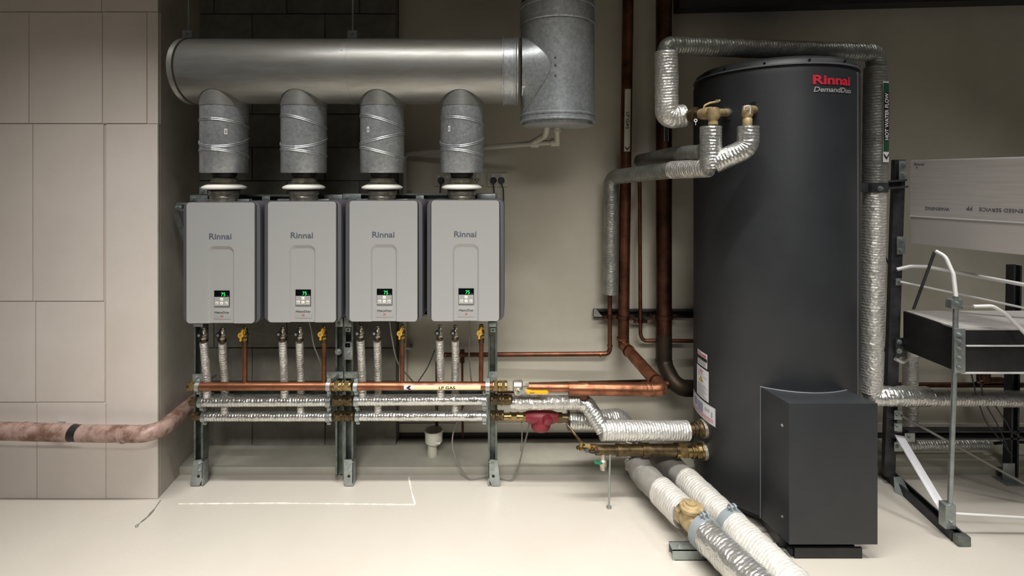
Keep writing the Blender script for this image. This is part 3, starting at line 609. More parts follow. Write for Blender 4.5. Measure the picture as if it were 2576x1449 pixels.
for i, (h0, h1, c0, c1, g0, g1) in enumerate(Bx):
    dy = BB[i]-814.5
    t = T('hot_water_riser', 'left foil-wrapped riser of the pair under the '+names[i], 'insulated pipe', 'foil-wrapped risers under the boilers')
    g = G(); g.tube([P(h0, 861+dy, 2.325), P(h1-1, 940, HD), P(h1, 998, HD)], .0182, seg=20, step=.006, wr=.0006, fil=.02); t.part('foil_insulation', g, m_foilr)
    ballvalve(t, h0, 824+dy, 853+dy, 2.325, m_chrome, m_blackp)
    g = G(); q = P(h0, 862+dy, 2.325); g.lathe(q, (0, 0, 1), [(0, .012), (.006, .016), (.012, .016), (.02, .013)], 16); t.part('coupling_nut', g, m_dbrass)
    t = T('cold_water_riser', 'right foil-wrapped riser of the pair under the '+names[i], 'insulated pipe', 'foil-wrapped risers under the boilers')
    g = G(); g.tube([P(c0, 862+dy, 2.325), P(c0+1, 900, 2.35), P(c1, 950, CD), P(c1, 1040, CD)], .0178, seg=20, step=.006, wr=.0006, fil=.04); t.part('foil_insulation', g, m_foilr)
    ballvalve(t, c0, 824+dy, 853+dy, 2.325, m_chrome, m_blackp)
    g = G(); q = P(c0, 862+dy, 2.325); g.lathe(q, (0, 0, 1), [(0, .012), (.006, .017), (.012, .017), (.02, .013)], 16); t.part('coupling_nut', g, m_dbrass)
    t = T('gas_riser', 'thin copper pipe with a yellow valve under the '+names[i], 'gas pipe', 'copper gas risers under the boilers')
    g = G(); g.tube([P(g0, 858+dy, 2.315), P(g1, 966, GD)], .0105, seg=14); t.part('copper_pipe', g, m_copper)
    g = G(); g.lathe(P(g0, 868+dy, 2.315), (0, 0, 1), [(0, .0135), (.02, .014), (.024, .012)], 16); t.part('pipe_collar', g, m_dbrass)
    ballvalve(t, g0, 822+dy, 855+dy, 2.315, m_brass, m_yellow)

# old pipe on the pier
t = T('old_water_pipe', 'dusty pinkish pipe along the pier front, bending back towards the block wall', 'pipe')
a, b, c, d_ = P(-330, 1072, 2.25), P(0, 1084, 2.25), P(182, 1089, 2.25), P(203, 1090, 2.25)
e = Vector((-1.625, 2.25, .345)); f = Vector((-1.685, 2.70, .335))
g = G(); g.tube([a, b, c], .0385, seg=24, step=.03, wr=.0012); t.part('painted_pipe', g, m_oldpipe)
g = G(); g.tube([c-Vector((.01, 0, 0)), d_+Vector((.01, 0, 0))], .036, seg=24); t.part('black_band', g, m_black)
g = G(); g.tube([d_, e, f], .037, seg=24, step=.03, wr=.001, fil=.07); t.part('painted_pipe', g, m_oldpipe)
for x in (60, 312):
    q = P(x, 1089+(x-200)*.03, 2.25); g = G(); g.ring(q, (1, -.0, .15), .037, .0400, .006, 24); t.part('paint_seam', g, m_oldpipe)
for x in (-200,):
    g = G(); q = P(x, 1079, 2.25); g.box((q.x-.015, q.y, q.z-.015), (q.x+.015, YP-.003, q.z+.015)); t.part('wall_bracket', g, m_zinc)
g = G(); q = P(120, 1087, 2.25); g.box((q.x-.015, q.y+.02, q.z-.012), (q.x+.015, YP-.003, q.z+.012)); t.part('wall_bracket', g, m_zinc)

# ================= right of the manifolds =================
m_dcopper2 = M('brown_copper', '7d513b', .4, .85, '4d3325', 9, .35, .65)
def foilpipe(t, pts, r, m=None, fil=.035, wr=.0013, rp=.0125, ra=.0011, nm='foil_insulation', seg=26, label=None):
    g = G(); g.tube(pts, r, fil=fil, seg=seg, step=.005, wr=wr, ringp=rp, ringa=ra); return t.part(nm, g, m or m_foil, label=label)
t = T('gas_shutoff_valve', 'nickel ball valve with a flat yellow lever on the copper gas pipe', 'valve')
a = P(1276, 972, GD); b = P(1330, 972, GD); L = b.x-a.x; g = G()
g.hexa(a, (a.x+L*.26, GD, a.z), .0225); g.lathe((a.x+L*.26, GD, a.z), (1, 0, 0), [(0, .021), (L*.06, .029), (L*.4, .031), (L*.46, .025)], 22); g.hexa((a.x+L*.7, GD, a.z), (b.x, GD, a.z), .0225)
g.cyl((a.x+L*.5, GD-.045, a.z-.012), (a.x+L*.5, GD-.02, a.z-.008), .014, seg=16); t.part('valve_body', g, m_chrome)
g = G(); q = P(1321, 985, GD-.05); q2 = P(1379, 989, GD-.05); o_ = [(0, 0), (.006, -.011), (.1, -.016), (.106, -.01), (.108, -.003), (.1, .002), (.05, .0)]
g.poly([(q.x+x*(q2.x-q.x)/.106, GD-.052, q.z+z) for x, z in [(0, .008), (.006, -.006), (.012, -.010), (.098, -.013), (.106, -.008), (.107, -.001), (.1, .004), (.03, .004), (.016, .008)]], (0, .006, 0)); lv = t.part('lever', g, m_yellow, bevel=.001)
g = G(); g.poly([(q.x-.03, GD-.051, q.z+.004), (q.x-.02, GD-.051, q.z-.012), (q.x+.01, GD-.051, q.z-.004), (q.x+.01, GD-.051, q.z+.006)], (0, .005, 0)); g.bolt((a.x+L*.5, GD-.052, a.z-.012), (0, -1, 0), .006, .005); t.part('lever_stem', g, m_zinc, lv)
g = G(); text(g, 'FIW', quadmap((q.x+.022, GD-.0535, q.z-.008), (.022, 0, .0), (0, 0, .006)), bold=.02); t.part('lever_print', g, m_dbrass, lv, closed=False)
# copper gas pipe from the valve to the ceiling
t = T('gas_supply_pipe', 'thick copper gas pipe from the yellow-lever valve up the wall', 'gas pipe')
XG = P(1668, 979, 2.30); K = P(1568, 868, 2.70)
g = G(); g.tube([P(1326, 974, GD), P(1440, 975, GD)], .0215, seg=22); t.part('copper_pipe', g, m_copper)
g = G(); g.tube([P(1430, 977, GD), P(1640, 980, 2.30), XG, K], .0305, seg=24, fil=.07, bend=9); t.part('copper_pipe', g, m_copper)
g = G(); g.tube([XG.lerp(K, .86), K, P(1572, 560, 2.70), P(1581, -90, 2.70)], .0303, seg=24, fil=.07, bend=9); t.part('copper_pipe', g, m_dcopper2)
for x0, x1, y, r in ((1432, 1446, 976, .026), (1455, 1478, 977, .0335), (1624, 1632, 980, .0335), (1636, 1640, 980, .033)):
    g = G(); g.lathe(P(x0, y, 2.30), (1, 0, 0), [(0, r*.93), (.003, r), (PX(x1, 2.3)-PX(x0, 2.3), r)], 22); t.part('solder_collar', g, m_copper)
g = G(); g.tube([P(1467, 977, 2.30), P(1470, 1000, 2.30)], .0225, seg=18); t.part('tee_branch', g, m_dcopper)
g = G(); g.ring(P(1567, 852, 2.70), (0, 0, 1), .03, .034, .012); t.part('solder_collar', g, m_copper)
u_ = (K-XG).normalized()
for f in (.16, .84): g = G(); g.ring(XG.lerp(K, f), u_, .030, .0335, .01); t.part('solder_collar', g, m_dcopper)
def vlab(t, X0, X1, z0, z1, cx_of, Y, r, m_field, string, m_txt, arrow=True):
    def mp(u, v, e=.0008):       # u across, v up
        z_ = z0+v*(z1-z0); ang = (u-.5)*1.1; return (cx_of(z_)+(r+e)*math.sin(ang), Y-(r+e)*math.cos(ang), z_)
    g = G(); n = 5; k = 6
    g.add([mp(i/n, j/k) for j in range(k+1) for i in range(n+1)], [(j*(n+1)+i, j*(n+1)+i+1, (j+1)*(n+1)+i+1, (j+1)*(n+1)+i) for j in range(k) for i in range(n)]); lb = t.part('pipe_label', g, m_field, closed=False)
    g = G(); text(g, string, lambda u, v: mp(.25+.5*v, .63-.27*u, .0022), bold=.01); t.part('label_text', g, m_txt, lb, closed=False)
    if arrow:
        g = G(); g.add([mp(a, b, .0022) for a, b in ((.5, .015), (.85, .06), (.85, .085), (.5, .045), (.15, .085), (.15, .06))], [(0, 1, 2, 3), (0, 3, 4, 5)]); t.part('label_arrow', g, m_txt, lb, closed=False)
cxg = lambda z: PX(1572, 2.7)+(PX(1581, 2.7)-PX(1572, 2.7))*(z-PZ(560, 2.7))/(PZ(-90, 2.7)-PZ(560, 2.7))
vlab(t, 0, 0, PZ(381, 2.67), PZ(224, 2.67), cxg, 2.70, .0305, m_pvc, 'LP GAS', m_blk)
# dark vertical pipe and its horizontal run
t = T('blackened_water_pipe', 'thick blackened copper pipe running up the wall left of the tank', 'pipe')
g = G(); g.tube([P(1670, -90, 2.70), P(1670, 900, 2.70)], .0425, seg=24); t.part('copper_pipe', g, m_dcopper)
g = G(); J = P(1690, 966, 2.62); g.tube([P(1670, 840, 2.70), P(1670, 915, 2.70), P(1700, 976, 2.58), P(1750, 977, 2.63)], .043, fil=.06, seg=24); t.part('elbow', g, m_bcopper)
g = G(); g.tube([P(1000, 984, 2.62), P(1680, 966, 2.60)], .026, seg=18); t.part('cross_pipe', g, m_dcopper)
g = G(); g.ring(P(1670, 908, 2.70), (0, 0, 1), .0425, .0465, .01); t.part('solder_collar', g, m_bcopper)
def mpd(u, v, e=.0008): ang = (u-.5)*.7; z_ = PZ(358, 2.66)+v*(PZ(225, 2.66)-PZ(358, 2.66)); return (PX(1670, 2.7)+(.0425+e)*math.sin(ang), 2.70-(.0425+e)*math.cos(ang), z_)
g = G(); n = 4; g.add([mpd(i/n, j) for j in (0, 1) for i in range(n+1)], [(i, i+1, n+2+i, n+1+i) for i in range(n)]); lb = t.part('pipe_label', g, m_blk, closed=False, label='black label strip with a pale outline')
g = G(); g.add([mpd(a, b, .0016) for a, b in ((.12, .02), (.2, .02), (.2, .35), (.12, .35), (.8, .02), (.88, .02), (.88, .35), (.8, .35))], [(0, 1, 2, 3), (4, 5, 6, 7)]); text(g, 'C', lambda u, v: mpd(.3+.4*v, .47-.07*u, .0016)); t.part('label_print', g, m_grey, lb, closed=False)
# thin bent copper pipe
t = T('thin_copper_pipe', 'thin copper pipe coming down the wall and bending right behind the tank', 'pipe')
g = G(); g.tube([P(1609, 415, 2.72), P(1611, 840, 2.72), P(1617, 857, 2.72), P(1640, 857, 2.72), P(1768, 858, 2.72)], .0105, seg=14, fil=.05); t.part('copper_pipe', g, m_dcopper2)
# clamp rail on the wall
t = T('wall_rail', 'dark strut channel fixed across the wall behind the copper pipes', 'rail')
g = G(); g.channel(P(1494, 790, 2.765), P(1790, 790, 2.765), (0, -1, 0), w=.045, h=.03); t.part('rail', g, m_black, sharp=30)
for x, r, y, d in ((1534, .0145, 797, 2.72), (1567, .034, 797, 2.70), (1611, .012, 808, 2.72), (1670, .046, 796, 2.70)):
    q = P(x, y, d); g = G(); g.ring(q, (0, 0, 1), r, r+.003, .02)
    for s_ in (-1, 1): g.box((q.x+s_*(r+.002), q.y-.003, q.z-.009), (q.x+s_*(r+.026), q.y+.003, q.z+.009)); g.bolt((q.x+s_*(r+.017), q.y-.003, q.z), (0, -1, 0), .007, .005); g.cyl((q.x+s_*(r+.017), q.y, q.z), (q.x+s_*(r+.017), 2.79, q.z), .004, seg=8)
    t.part('saddle_clamp', g, m_dcopper)
g = G(); g.poly([P(1494, 780, 2.755), P(1500, 778, 2.755), P(1516, 797, 2.755), P(1494, 797, 2.755)], (0, .01, 0)); t.part('rail_end', g, m_zinc)
# cold supply: foil pipe from the tank tempering joint to the wall, bare copper to the left
t = T('insulated_drop_pipe', 'foil-wrapped pipe from the tank back to the wall, ending in bare copper', 'insulated pipe')
A = P(1790, 422, 2.10); B = P(1537, 446, 2.70)
foilpipe(t, [P(1788, 318, 2.085), P(1788, 424, 2.085)], .044, fil=0, label='bright upright foil sleeve')
foilpipe(t, [P(1783, 422, 2.10), P(1690, 428, 2.30)], .0405, m_foilr, fil=0)
foilpipe(t, [P(1692, 428, 2.30), B, P(1535, 739, 2.70)], .039, m_foild, fil=.05)
g = G(); g.tube([P(1534, 730, 2.72), P(1534, 890, 2.72), P(1115, 893, 2.74)], .0125, seg=14, fil=.028); t.part('copper_pipe', g, m_dcopper2)
for q in (P(1534, 870, 2.72), P(1510, 891, 2.721), P(1160, 893, 2.739), P(1122, 893, 2.74)):
    g = G(); v = (0, 0, 1) if q.x > P(1520, 890, 2.72).x else (1, 0, 0); g.ring(q, v, .0125, .0155, .008, 16); t.part('solder_collar', g, m_copper)
g = G(); g.tube([P(1163, 880, 2.74), P(1163, 912, 2.74)], .0125, seg=12); t.part('tee_branch', g, m_dcopper)
g = G(); g.tube([P(1163, 905, 2.74), P(1163, 1000, 2.74), P(1164, 1100, 2.74)], .006, seg=10); t.part('small_drop', g, m_dcopper)
# second foil branch
t = T('insulated_branch_pipe', 'foil-wrapped U-shaped branch from the right brass valve into the upright sleeve on the tank', 'insulated pipe')
foilpipe(t, [P(1882, 318, 2.04), P(1881, 372, 2.04), P(1795, 411, 2.08)], .043, m_foil, fil=.05)
t = T('insulated_back_pipe', 'grey foil-wrapped pipe behind the drop pipe, running back to the wall', 'insulated pipe')
foilpipe(t, [P(1768, 384, 2.13), P(1700, 388, 2.35), P(1610, 405, 2.715)], .036, m_foild, fil=.05)
# ---- tank ----
TC = Vector((1.263, 2.40)); TR = .357
def onT(x, y, e=0):
    R_ = TR+e; tx = (x-CX)/F; a_ = 1+tx*tx; b_ = -2*(tx*TC.x+TC.y); c_ = TC.x**2+TC.y**2-R_*R_; D_ = max(0, b_*b_-4*a_*c_); Y = (-b_-math.sqrt(D_))/(2*a_)
    return Vector((tx*Y, Y, EZ-(y-HY)/F*Y))
def angT(x): p = onT(x, 500); return math.atan2(p.x-TC.x, TC.y-p.y)
def cylmap(a, z, e=.0015): return (TC.x+(TR+e)*math.sin(a), TC.y-(TR+e)*math.cos(a), z)
t = T('storage_tank', 'tall charcoal hot water storage tank with a box cover at its foot', 'tank')
g = G(); c0 = Vector((TC.x, TC.y, 0)); g.lathe((TC.x, TC.y, .055), (0, 0, 1), [(0, TR-.03), (.012, TR-.006), (.03, TR), (1.90, TR), (1.935, TR-.008), (1.95, TR-.028)], 72); t.part('shell', g, m_tank)
g = G(); g.lathe((TC.x, TC.y, 1.985), (0, 0, 1), [(0, TR-.012), (.002, TR-.004), (.028, TR-.012), (.045, TR-.035), (.052, TR-.08), (.05, .05), (.05, .01)], 72); t.part('lid', g, m_tank)
g = G(); g.ring((TC.x, TC.y, 1.992), (0, 0, 1), TR-.02, TR+.0015, .006, 72); t.part('lid_rim', g, m_tanke)
for a_ in (-60, -32, -4, 24, 52):
    q = math.radians(a_); g = G(); g.bolt((TC.x+(TR-.007)*math.sin(q), TC.y-(TR-.007)*math.cos(q), 2.008), (math.sin(q), -math.cos(q), .3), .004, .002); t.part('screw', g, m_blk)
g = G(); q = angT(2157); g.box((-.002, -.003, 0), (.004, .003, 1.85))
for v_ in range(len(g.v)): x_, y_, z_ = g.v[v_]; g.v[v_] = (TC.x+(TR+y_)*math.sin(q+x_*2), TC.y-(TR+y_)*math.cos(q+x_*2), .12+z_)
t.part('shell_seam', g, m_tanke)
g = G()
for a_ in (35, 145, 215, 325):
    q = math.radians(a_); g.cyl((TC.x+.28*math.cos(q), TC.y+.28*math.sin(q), 0), (TC.x+.28*math.cos(q), TC.y+.28*math.sin(q), .058), .03, seg=16)
g.cyl((TC.x, TC.y, .03), (TC.x, TC.y, .058), TR-.04, seg=48); t.part('base', g, m_black)
# box cover
bx0, bx1, by, bz0, bz1 = PX(1985, 1.95), PX(2208, 1.95), 1.95, PZ(1370, 1.95), PZ(1015, 1.95)
bl_ = 1.060; br_ = 1.407; n = 14
arc = []
for k in range(n+1):
    x_ = bl_+(br_-bl_)*k/n; arc.append((x_, TC.y-math.sqrt((TR+.001)**2-(x_-TC.x)**2)))
g = G(); foot_ = arc+[(bx1, by), (bx0, by)]
g.poly([(x_, y_, bz0) for x_, y_ in foot_], (0, 0, bz1-bz0)); cov = t.part('element_cover', g, m_tank, sharp=25, bevel=.0015)
g = G(); g.tube([(x_, y_, bz1+.001) for x_, y_ in arc], .0028, fil=0, seg=6); g.bar((bl_, arc[0][1]-.002, bz0), (bl_, arc[0][1]-.002, bz1), .004, .004); t.part('cover_flange', g, m_tanke, cov)
for zz_ in (PZ(1068, 1.99), PZ(1297, 1.99)):
    f_ = .78; p_ = Vector((bl_, arc[0][1], zz_)).lerp(Vector((bx0, by, zz_)), f_); g = G(); g.bolt(p_, (-1, -.45, 0), .004, .002); t.part('screw', g, m_zinc, cov)
g = G(); g.channel((PX(1990, 1.985), 1.985, .042), (PX(2158, 1.985), 1.985, .042), (0, 0, 1), w=.05, h=.042); g.box((PX(1990, 1.97), 1.97, 0), (PX(1990, 1.97)+.05, 2.15, .03)); g.box((PX(2150, 1.97)-.04, 1.97, 0), (PX(2158, 1.97), 2.15, .03)); g.box((PX(1960, 2.0), 2.0, .02), (PX(2160, 1.97), 2.2, .06)); t.part('cover_skid', g, m_black)
# lettering on the tank
def cyltext(nm, string, x0, x1, y0, y1, m, bold, shear=0, e=.002):
    a0, a1 = angT(x0), angT(x1); z1 = onT((x0+x1)/2, y0).z; z0 = onT((x0+x1)/2, y1).z; g = G(); text(g, string, lambda u, v: cylmap(a0+u*(a1-a0), z0+v*(z1-z0), e), bold=bold, shear=shear); return t.part(nm, g, m, closed=False)
cyltext('logo', 'Rinnai', 2044, 2137, 189, 213, m_red, .035); cyltext('product_lettering', 'DemandDuo', 2046, 2139, 219, 232, m_grey, .02, .2)
def cylpatch(nm, x0, x1, z0, z1, m, e=.0014, parent=None, label=None):
    a0, a1 = (angT(x0), angT(x1)) if isinstance(x0, (int, float)) and x0 > 100 else (x0, x1); n = 6; g = G()
    g.add([cylmap(a0+(a1-a0)*i/n, z, e) for z in (z0, z1) for i in range(n+1)], [(i, i+1, n+2+i, n+1+i) for i in range(n)]); return t.part(nm, g, m, parent, closed=False, label=label)
def sub(x0, x1, za, zb, parent, rects, e=.0024):
    a0, a1 = angT(x0), angT(x1); by_ = {}
    for u0, u1, v0, v1, m in rects: by_.setdefault(m.name, (m, []))[1].append((u0, u1, v0, v1))
    for m, rs in by_.values():
        g = G()
        for u0, u1, v0, v1 in rs:
            nn_ = 8
            for q_ in range(nn_):
                ua, ub = u0+(u1-u0)*q_/nn_, u0+(u1-u0)*(q_+1)/nn_
                g.add([cylmap(a0+(a1-a0)*u, za+(zb-za)*v, e) for u, v in ((ua, v0), (ub, v0), (ub, v1), (ua, v1))], [(0, 1, 2, 3)])
        t.part('label_print', g, m, parent, closed=False)
zA0, zA1 = onT(1767, 921).z, onT(1767, 885).z
lb = cylpatch('warning_label', 1756, 1780, zA0, zA1, m_paper, label='small white label with red heading'); sub(1756, 1780, zA0, zA1, lb, [(.02, .98, .42, .66, m_blk)]+[(.1, .9, .08+k*.08, .11+k*.08, m_grey) for k in range(4)])
a0, a1 = angT(1757), angT(1779); g = G(); text(g, 'Rinnai', lambda u, v: cylmap(a0+(a1-a0)*(.08+u*.84), zA0+(zA1-zA0)*(.72+v*.2), .0026), bold=.03); t.part('label_heading', g, m_red, lb, closed=False)
zB0, zB1 = onT(1769, 1003).z, onT(1769, 927).z
lb = cylpatch('approval_label', 1754, 1783.5, zB0, zB1, m_paper, label='tall white label with a yellow triangle')
sub(1754, 1783.5, zB0, zB1, lb, [(.1, .9-.1*(k % 3), .05+k*.055, .068+k*.055, m_grey) for k in range(8)]+[(.15, .6, .78, .795, m_grey), (.1, .9, .72, .73, m_grey)])
a0, a1 = angT(1754), angT(1783.5); f_ = lambda u, v, e=.0026: cylmap(a0+(a1-a0)*u, zB0+(zB1-zB0)*v, e)
g = G(); g.add([f_(.25, .54), f_(.6, .54), f_(.425, .7)], [(0, 1, 2)]); t.part('triangle_outline', g, m_blk, lb, closed=False)
g = G(); g.add([f_(.3, .555, .0032), f_(.55, .555, .0032), f_(.425, .675, .0032)], [(0, 1, 2)]); t.part('triangle_fill', g, m_yellow, lb, closed=False)
g = G(); text(g, 'W', lambda u, v: f_(.27+u*.33, .82+v*.12), bold=0); t.part('label_mark', g, m_red, lb, closed=False)
zC0, zC1 = onT(1775, 1058).z, onT(1775, 1012).z
lb = cylpatch('rating_label', 1745, 1801, zC0, zC1, m_grey, label='wide pale rating label')
sub(1745, 1801, zC0, zC1, lb, [(.02, .98, .03, .97, m_paper)], .002); m_bluegrey = M('bluegrey_print', '8a8ea6', .5); m_pinkp = M('pink_print', 'd59aa0', .5)
sub(1745, 1801, zC0, zC1, lb, [(.2, .36, .42, .86, m_bluegrey), (.4, .62, .36, .84, m_bluegrey), (.68, .84, .6, .64, m_grey), (.68, .84, .7, .73, m_grey), (.88, .92, .4, .7, m_grey), (.06, .18, .84, .9, m_red), (.08, .95, .12, .16, m_pinkp), (.08, .95, .2, .26, m_pinkp), (.3, .95, .29, .32, m_pinkp)], .003)
# sockets on the tank with unions
def union(nm, label, y, xs, xe, m, group=None):
    global t
for py, x0, nm in ((1078, 1726, 'upper'), (1133, 1708, 'lower')):
    pT = onT(1772, py, -.005)+Vector((.01, 0, 0)); u_ = Vector((1, .12, 0)).normalized(); q = pT-u_*.012; q = Vector((pT.x-.0, pT.y, pT.z))
    g = G(); L = .085 if nm == 'upper' else .1
    s0 = q-u_*L; prof = [(0, .026), (L*.2, .026), (L*.22, .032), (L*.3, .032), (L*.34, .027), (L*.5, .027), (L*.52, .035), (L*.66, .036), (L*.7, .04), (L*.86, .041), (L*.9, .036), (L+.02, .034)]
    g.lathe(s0, u_, prof, 24); 
    g.hexa(s0+u_*(L*.42), s0+u_*(L*.6), .036)
    t.part('tank_union', g, m_brass if nm == 'lower' else m_dbrass)
    g = G(); g.lathe(q-u_*.028, u_, [(0, .03), (.003, .042), (.018, .043), (.02, .03)], 26); t.part('union_nut', g, m_chrome)
# hot return pipe from manifold to tank
t = T('insulated_return_pipe', 'bright foil-wrapped pipe stepping from the upper manifold down to the tank side', 'insulated pipe')
E1 = P(1472, 1010, 2.345); E2 = P(1516, 1083, 2.28)
foilpipe(t, [P(1284, 1012, 2.345), P(1300, 1012, 2.345)], .026, fil=0, wr=.004)
foilpipe(t, [P(1296, 1012, 2.345), E1], .0345, m_foilr, fil=0); foilpipe(t, [E1-Vector((.02, 0, 0)), E1+Vector((.012, -.012, -.012)), E2+Vector((.006, 0, .0))], .036, m_foil, fil=.02)
foilpipe(t, [E2-Vector((.01, 0, 0)), P(1730, 1083, 2.33)], .044, m_foilr, fil=0)
# cold line: brass, red valve, foil
t = T('strainer_valve', 'dark red enamelled strainer valve with brass ends on the lower pipe', 'valve')
a = P(1266, 1047, CD); g = G(); X0 = a.x
for x0, x1, r, hx in ((1264, 1284, .018, 0), (1282, 1286, .022, 0), (1286, 1300, .0205, 1), (1300, 1306, .022, 0), (1306, 1316, .019, 0), (1316, 1324, .0235, 1)):
    p0, p1 = P(x0, 1048, CD), P(x1, 1048, CD); (g.hexa if hx else g.cyl)(p0, p1, r)
t.part('brass_nipple', g, m_brass)
g = G(); p0 = P(1322, 1048, CD); p1 = P(1404, 1050, CD); L = p1.x-p0.x
g.lathe(p0, p1-p0, [(0, .024), (L*.1, .028), (L*.25, .036), (L*.5, .038), (L*.75, .034), (L*.92, .026), (L, .022)], 24)
c = P(1360, 1052, CD); g.lathe(c, (0, -.1, -1), [(-.02, .035), (.02, .048), (.042, .046), (.054, .038), (.06, .02)], 24)
g.lathe(P(1374, 1052, CD-.02), (.4, -1, -.5), [(0, .026), (.025, .024), (.03, .016)], 16); t.part('valve_body', g, m_redp)
g = G(); g.hexa(P(1403, 1051, CD), P(1414, 1051, CD), .027); g.cyl(P(1414, 1051, CD), P(1432, 1052, CD), .02); t.part('brass_nut', g, m_dbrass)
t = T('insulated_cold_pipe', 'foil-wrapped pipe with a dark open end, right of the red strainer valve', 'insulated pipe')
foilpipe(t, [P(1428, 1056, 2.40), P(1500, 1057, 2.42), P(1560, 1052, 2.46), P(1590, 1095, 2.46), P(1596, 1180, 2.42)], .046, m_foil, fil=.05)
g = G(); g.ring(P(1430, 1056, 2.398), (1, 0, 0), .022, .0475, .008, 26); t.part('open_end', g, m_blackp)
# lower brass line and drain
t = T('drain_assembly', 'brass tap assembly with a green drain handle, below the bright foil pipe', 'valve')
g = G()
def rod(g, x0, x1, y, d0, d1, r, hx=0): (g.hexa if hx else g.cyl)(P(x0, y, d0), P(x1, y, d1), r)
D0, D1 = 2.27, 2.325
dl = lambda x: D0+(D1-D0)*(x-1500)/230
for x0, x1, r, hx in ((1498, 1550, .0225, 0), (1550, 1560, .028, 0), (1560, 1616, .0255, 0), (1614, 1632, .031, 0), (1632, 1700, .0275, 0), (1698, 1706, .031, 0)):
    rod(g, x0, x1, 1132, dl(x0), dl(x1), r, hx)
t.part('bronze_pipe', g, m_dbrass)
g = G(); rod(g, 1704, 1724, 1134, 2.32, 2.325, .036, 1); rod(g, 1700, 1706, 1134, 2.32, 2.32, .032); t.part('brass_nut', g, m_brass)
g = G(); a = P(1452, 1126, 2.26)
for x0, x1, r, hx in ((1452, 1458, .009, 1), (1458, 1470, .0125, 0), (1470, 1484, .017, 1), (1484, 1492, .0155, 0), (1492, 1500, .0175, 1)): rod(g, x0, x1, 1126, 2.26, 2.265, r, hx)
g.cyl(P(1463, 1126, 2.26), P(1463, 1112, 2.26), .009); t.part('brass_tap', g, m_brass)
g = G(); rod(g, 1494, 1498, 1127, 2.264, 2.265, .0182); t.part('red_ring', g, m_redp)
g = G(); g.tube([P(1463, 1114, 2.26), P(1446, 1092, 2.27), P(1428, 1070, 2.3)], .006, seg=10); t.part('capillary', g, m_dbrass)
g = G(); g.tube([P(1476, 1133, 2.25), P(1490, 1140, 2.24), P(1506, 1136, 2.25)], .0045, seg=8); g.cyl(P(1476, 1134, 2.235), P(1476, 1134, 2.25), .0085); t.part('tap_handle', g, m_blackp)
g = G(); g.lathe(P(1517, 1183, 2.265), (0, 0, 1), [(0, .008), (.004, .0135), (.018, .0135), (.02, .0165), (.045, .0165), (.05, .011), (.095, .011)], 16); t.part('drain_cock', g, m_chrome)
g = G(); q = P(1494, 1164, 2.245); q2 = P(1516, 1166, 2.245); g.poly([q+Vector((0, 0, .008)), q+Vector((.004, 0, -.006)), q+Vector((.02, 0, -.009)), q2+Vector((0, 0, -.004)), q2+Vector((0, 0, .004)), q+Vector((.018, 0, .002))], (0, .008, 0)); t.part('green_handle', g, m_gtap, bevel=.001)
g = G(); z_ = P(0, 1150, 2.262).z; X_ = PX(1533, 2.262); g.cyl((X_-.002, 2.262, .003), (X_+.003, 2.262, z_+.02), .0045, seg=10); g.cyl((X_-.002, 2.262, 0), (X_-.002, 2.262, .006), .012, seg=14); t.part('stand_rod', g, m_zinc)
# floor pipes
zf = .12
def FP(x, y, z=zf): return PF(x, y, z)
A0, A1 = FP(1620, 1195), FP(1832, 1400); dA = (A1-A0); dA.z = 0; uA = dA.normalized()
B0, B1 = FP(1712, 1195), FP(1932, 1410); dB = B1-B0; dB.z = 0; uB = dB.normalized()
def onA(y): d = F*(EZ-zf)/(y-HY); return A0+uA*((A0.y-d)/-uA.y)
def onB(y): d = F*(EZ-zf)/(y-HY); return B0+uB*((B0.y-d)/-uB.y)
t = T('floor_pipe', 'insulated floor pipe with the brass check valve, nearer the open floor', 'insulated pipe', 'thick insulated pipes along the floor')
g = G(); g.tube([P(1598, 1150, 2.36), A0-uA*.01+Vector((0, .0, .0)), onA(1242)], .058, seg=28, step=.02, wr=.004, fil=.05); t.part('grey_sleeve', g, m_sleeve)
foilpipe(t, [onA(1236), onA(1291)], .062, m_foilw, fil=0, wr=.002, seg=32); foilpipe(t, [onA(1342), onA(1342)+uA*.85], .061, m_foil, fil=0, wr=.0035, seg=32)
g = G(); q = onA(1291); g.lathe(q-uA*.002, uA, [(0, .06), (.006, .057), (.004, .035)], 24); t.part('torn_end', g, m_foil)
g = G(); L = (onA(1338)-onA(1288)).length; q = onA(1286); g.hexa(q, q+uA*(L*.25), .044); g.lathe(q+uA*(L*.2), uA, [(0, .036), (L*.15, .042), (L*.5, .044), (L*.7, .036)], 24); g.hexa(q+uA*(L*.82), q+uA*(L*1.1), .044)
c = q+uA*(L*.5); g.lathe(c, (0, 0, 1), [(.0, .038), (.045, .038), (.048, .046), (.06, .046), (.062, .034), (.066, .032), (.068, .02), (.076, .02)], 24); t.part('check_valve', g, m_bronze)
def pclamp(t, q, u, r):
    g = G(); g.ring(q, u, r, r+.004, .035, 32); a, b, _ = frame(u)
    for s_ in (-1, 1):
        c = q+Vector((0, 0, r+.012))+a*(.009*s_); g.cyl(c-a*.003, c+a*.003, .014, seg=16)
    g.cyl(q+Vector((0, 0, r+.014))-a*.02, q+Vector((0, 0, r+.014))+a*.02, .004, seg=8)
    g.box((q.x-.018, q.y-.014, .041), (q.x+.018, q.y+.014, q.z-r+.004)); t.part('pipe_clamp', g, m_clampg)
pclamp(t, onA(1342), uA, .0605)
t = T('floor_pipe', 'continuous insulated floor pipe, the one running next to the tank', 'insulated pipe', 'thick insulated pipes along the floor')
g = G(); g.tube([B0-uB*.22, onB(1213)], .056, seg=28, step=.02, wr=.003); t.part('grey_sleeve', g, m_sleeve)
foilpipe(t, [onB(1210), onB(1322)], .060, m_foilw, fil=0, wr=.002, seg=32); foilpipe(t, [onB(1318), onB(1318)+uB*.95], .0605, m_foilw, fil=0, wr=.003, seg=32)
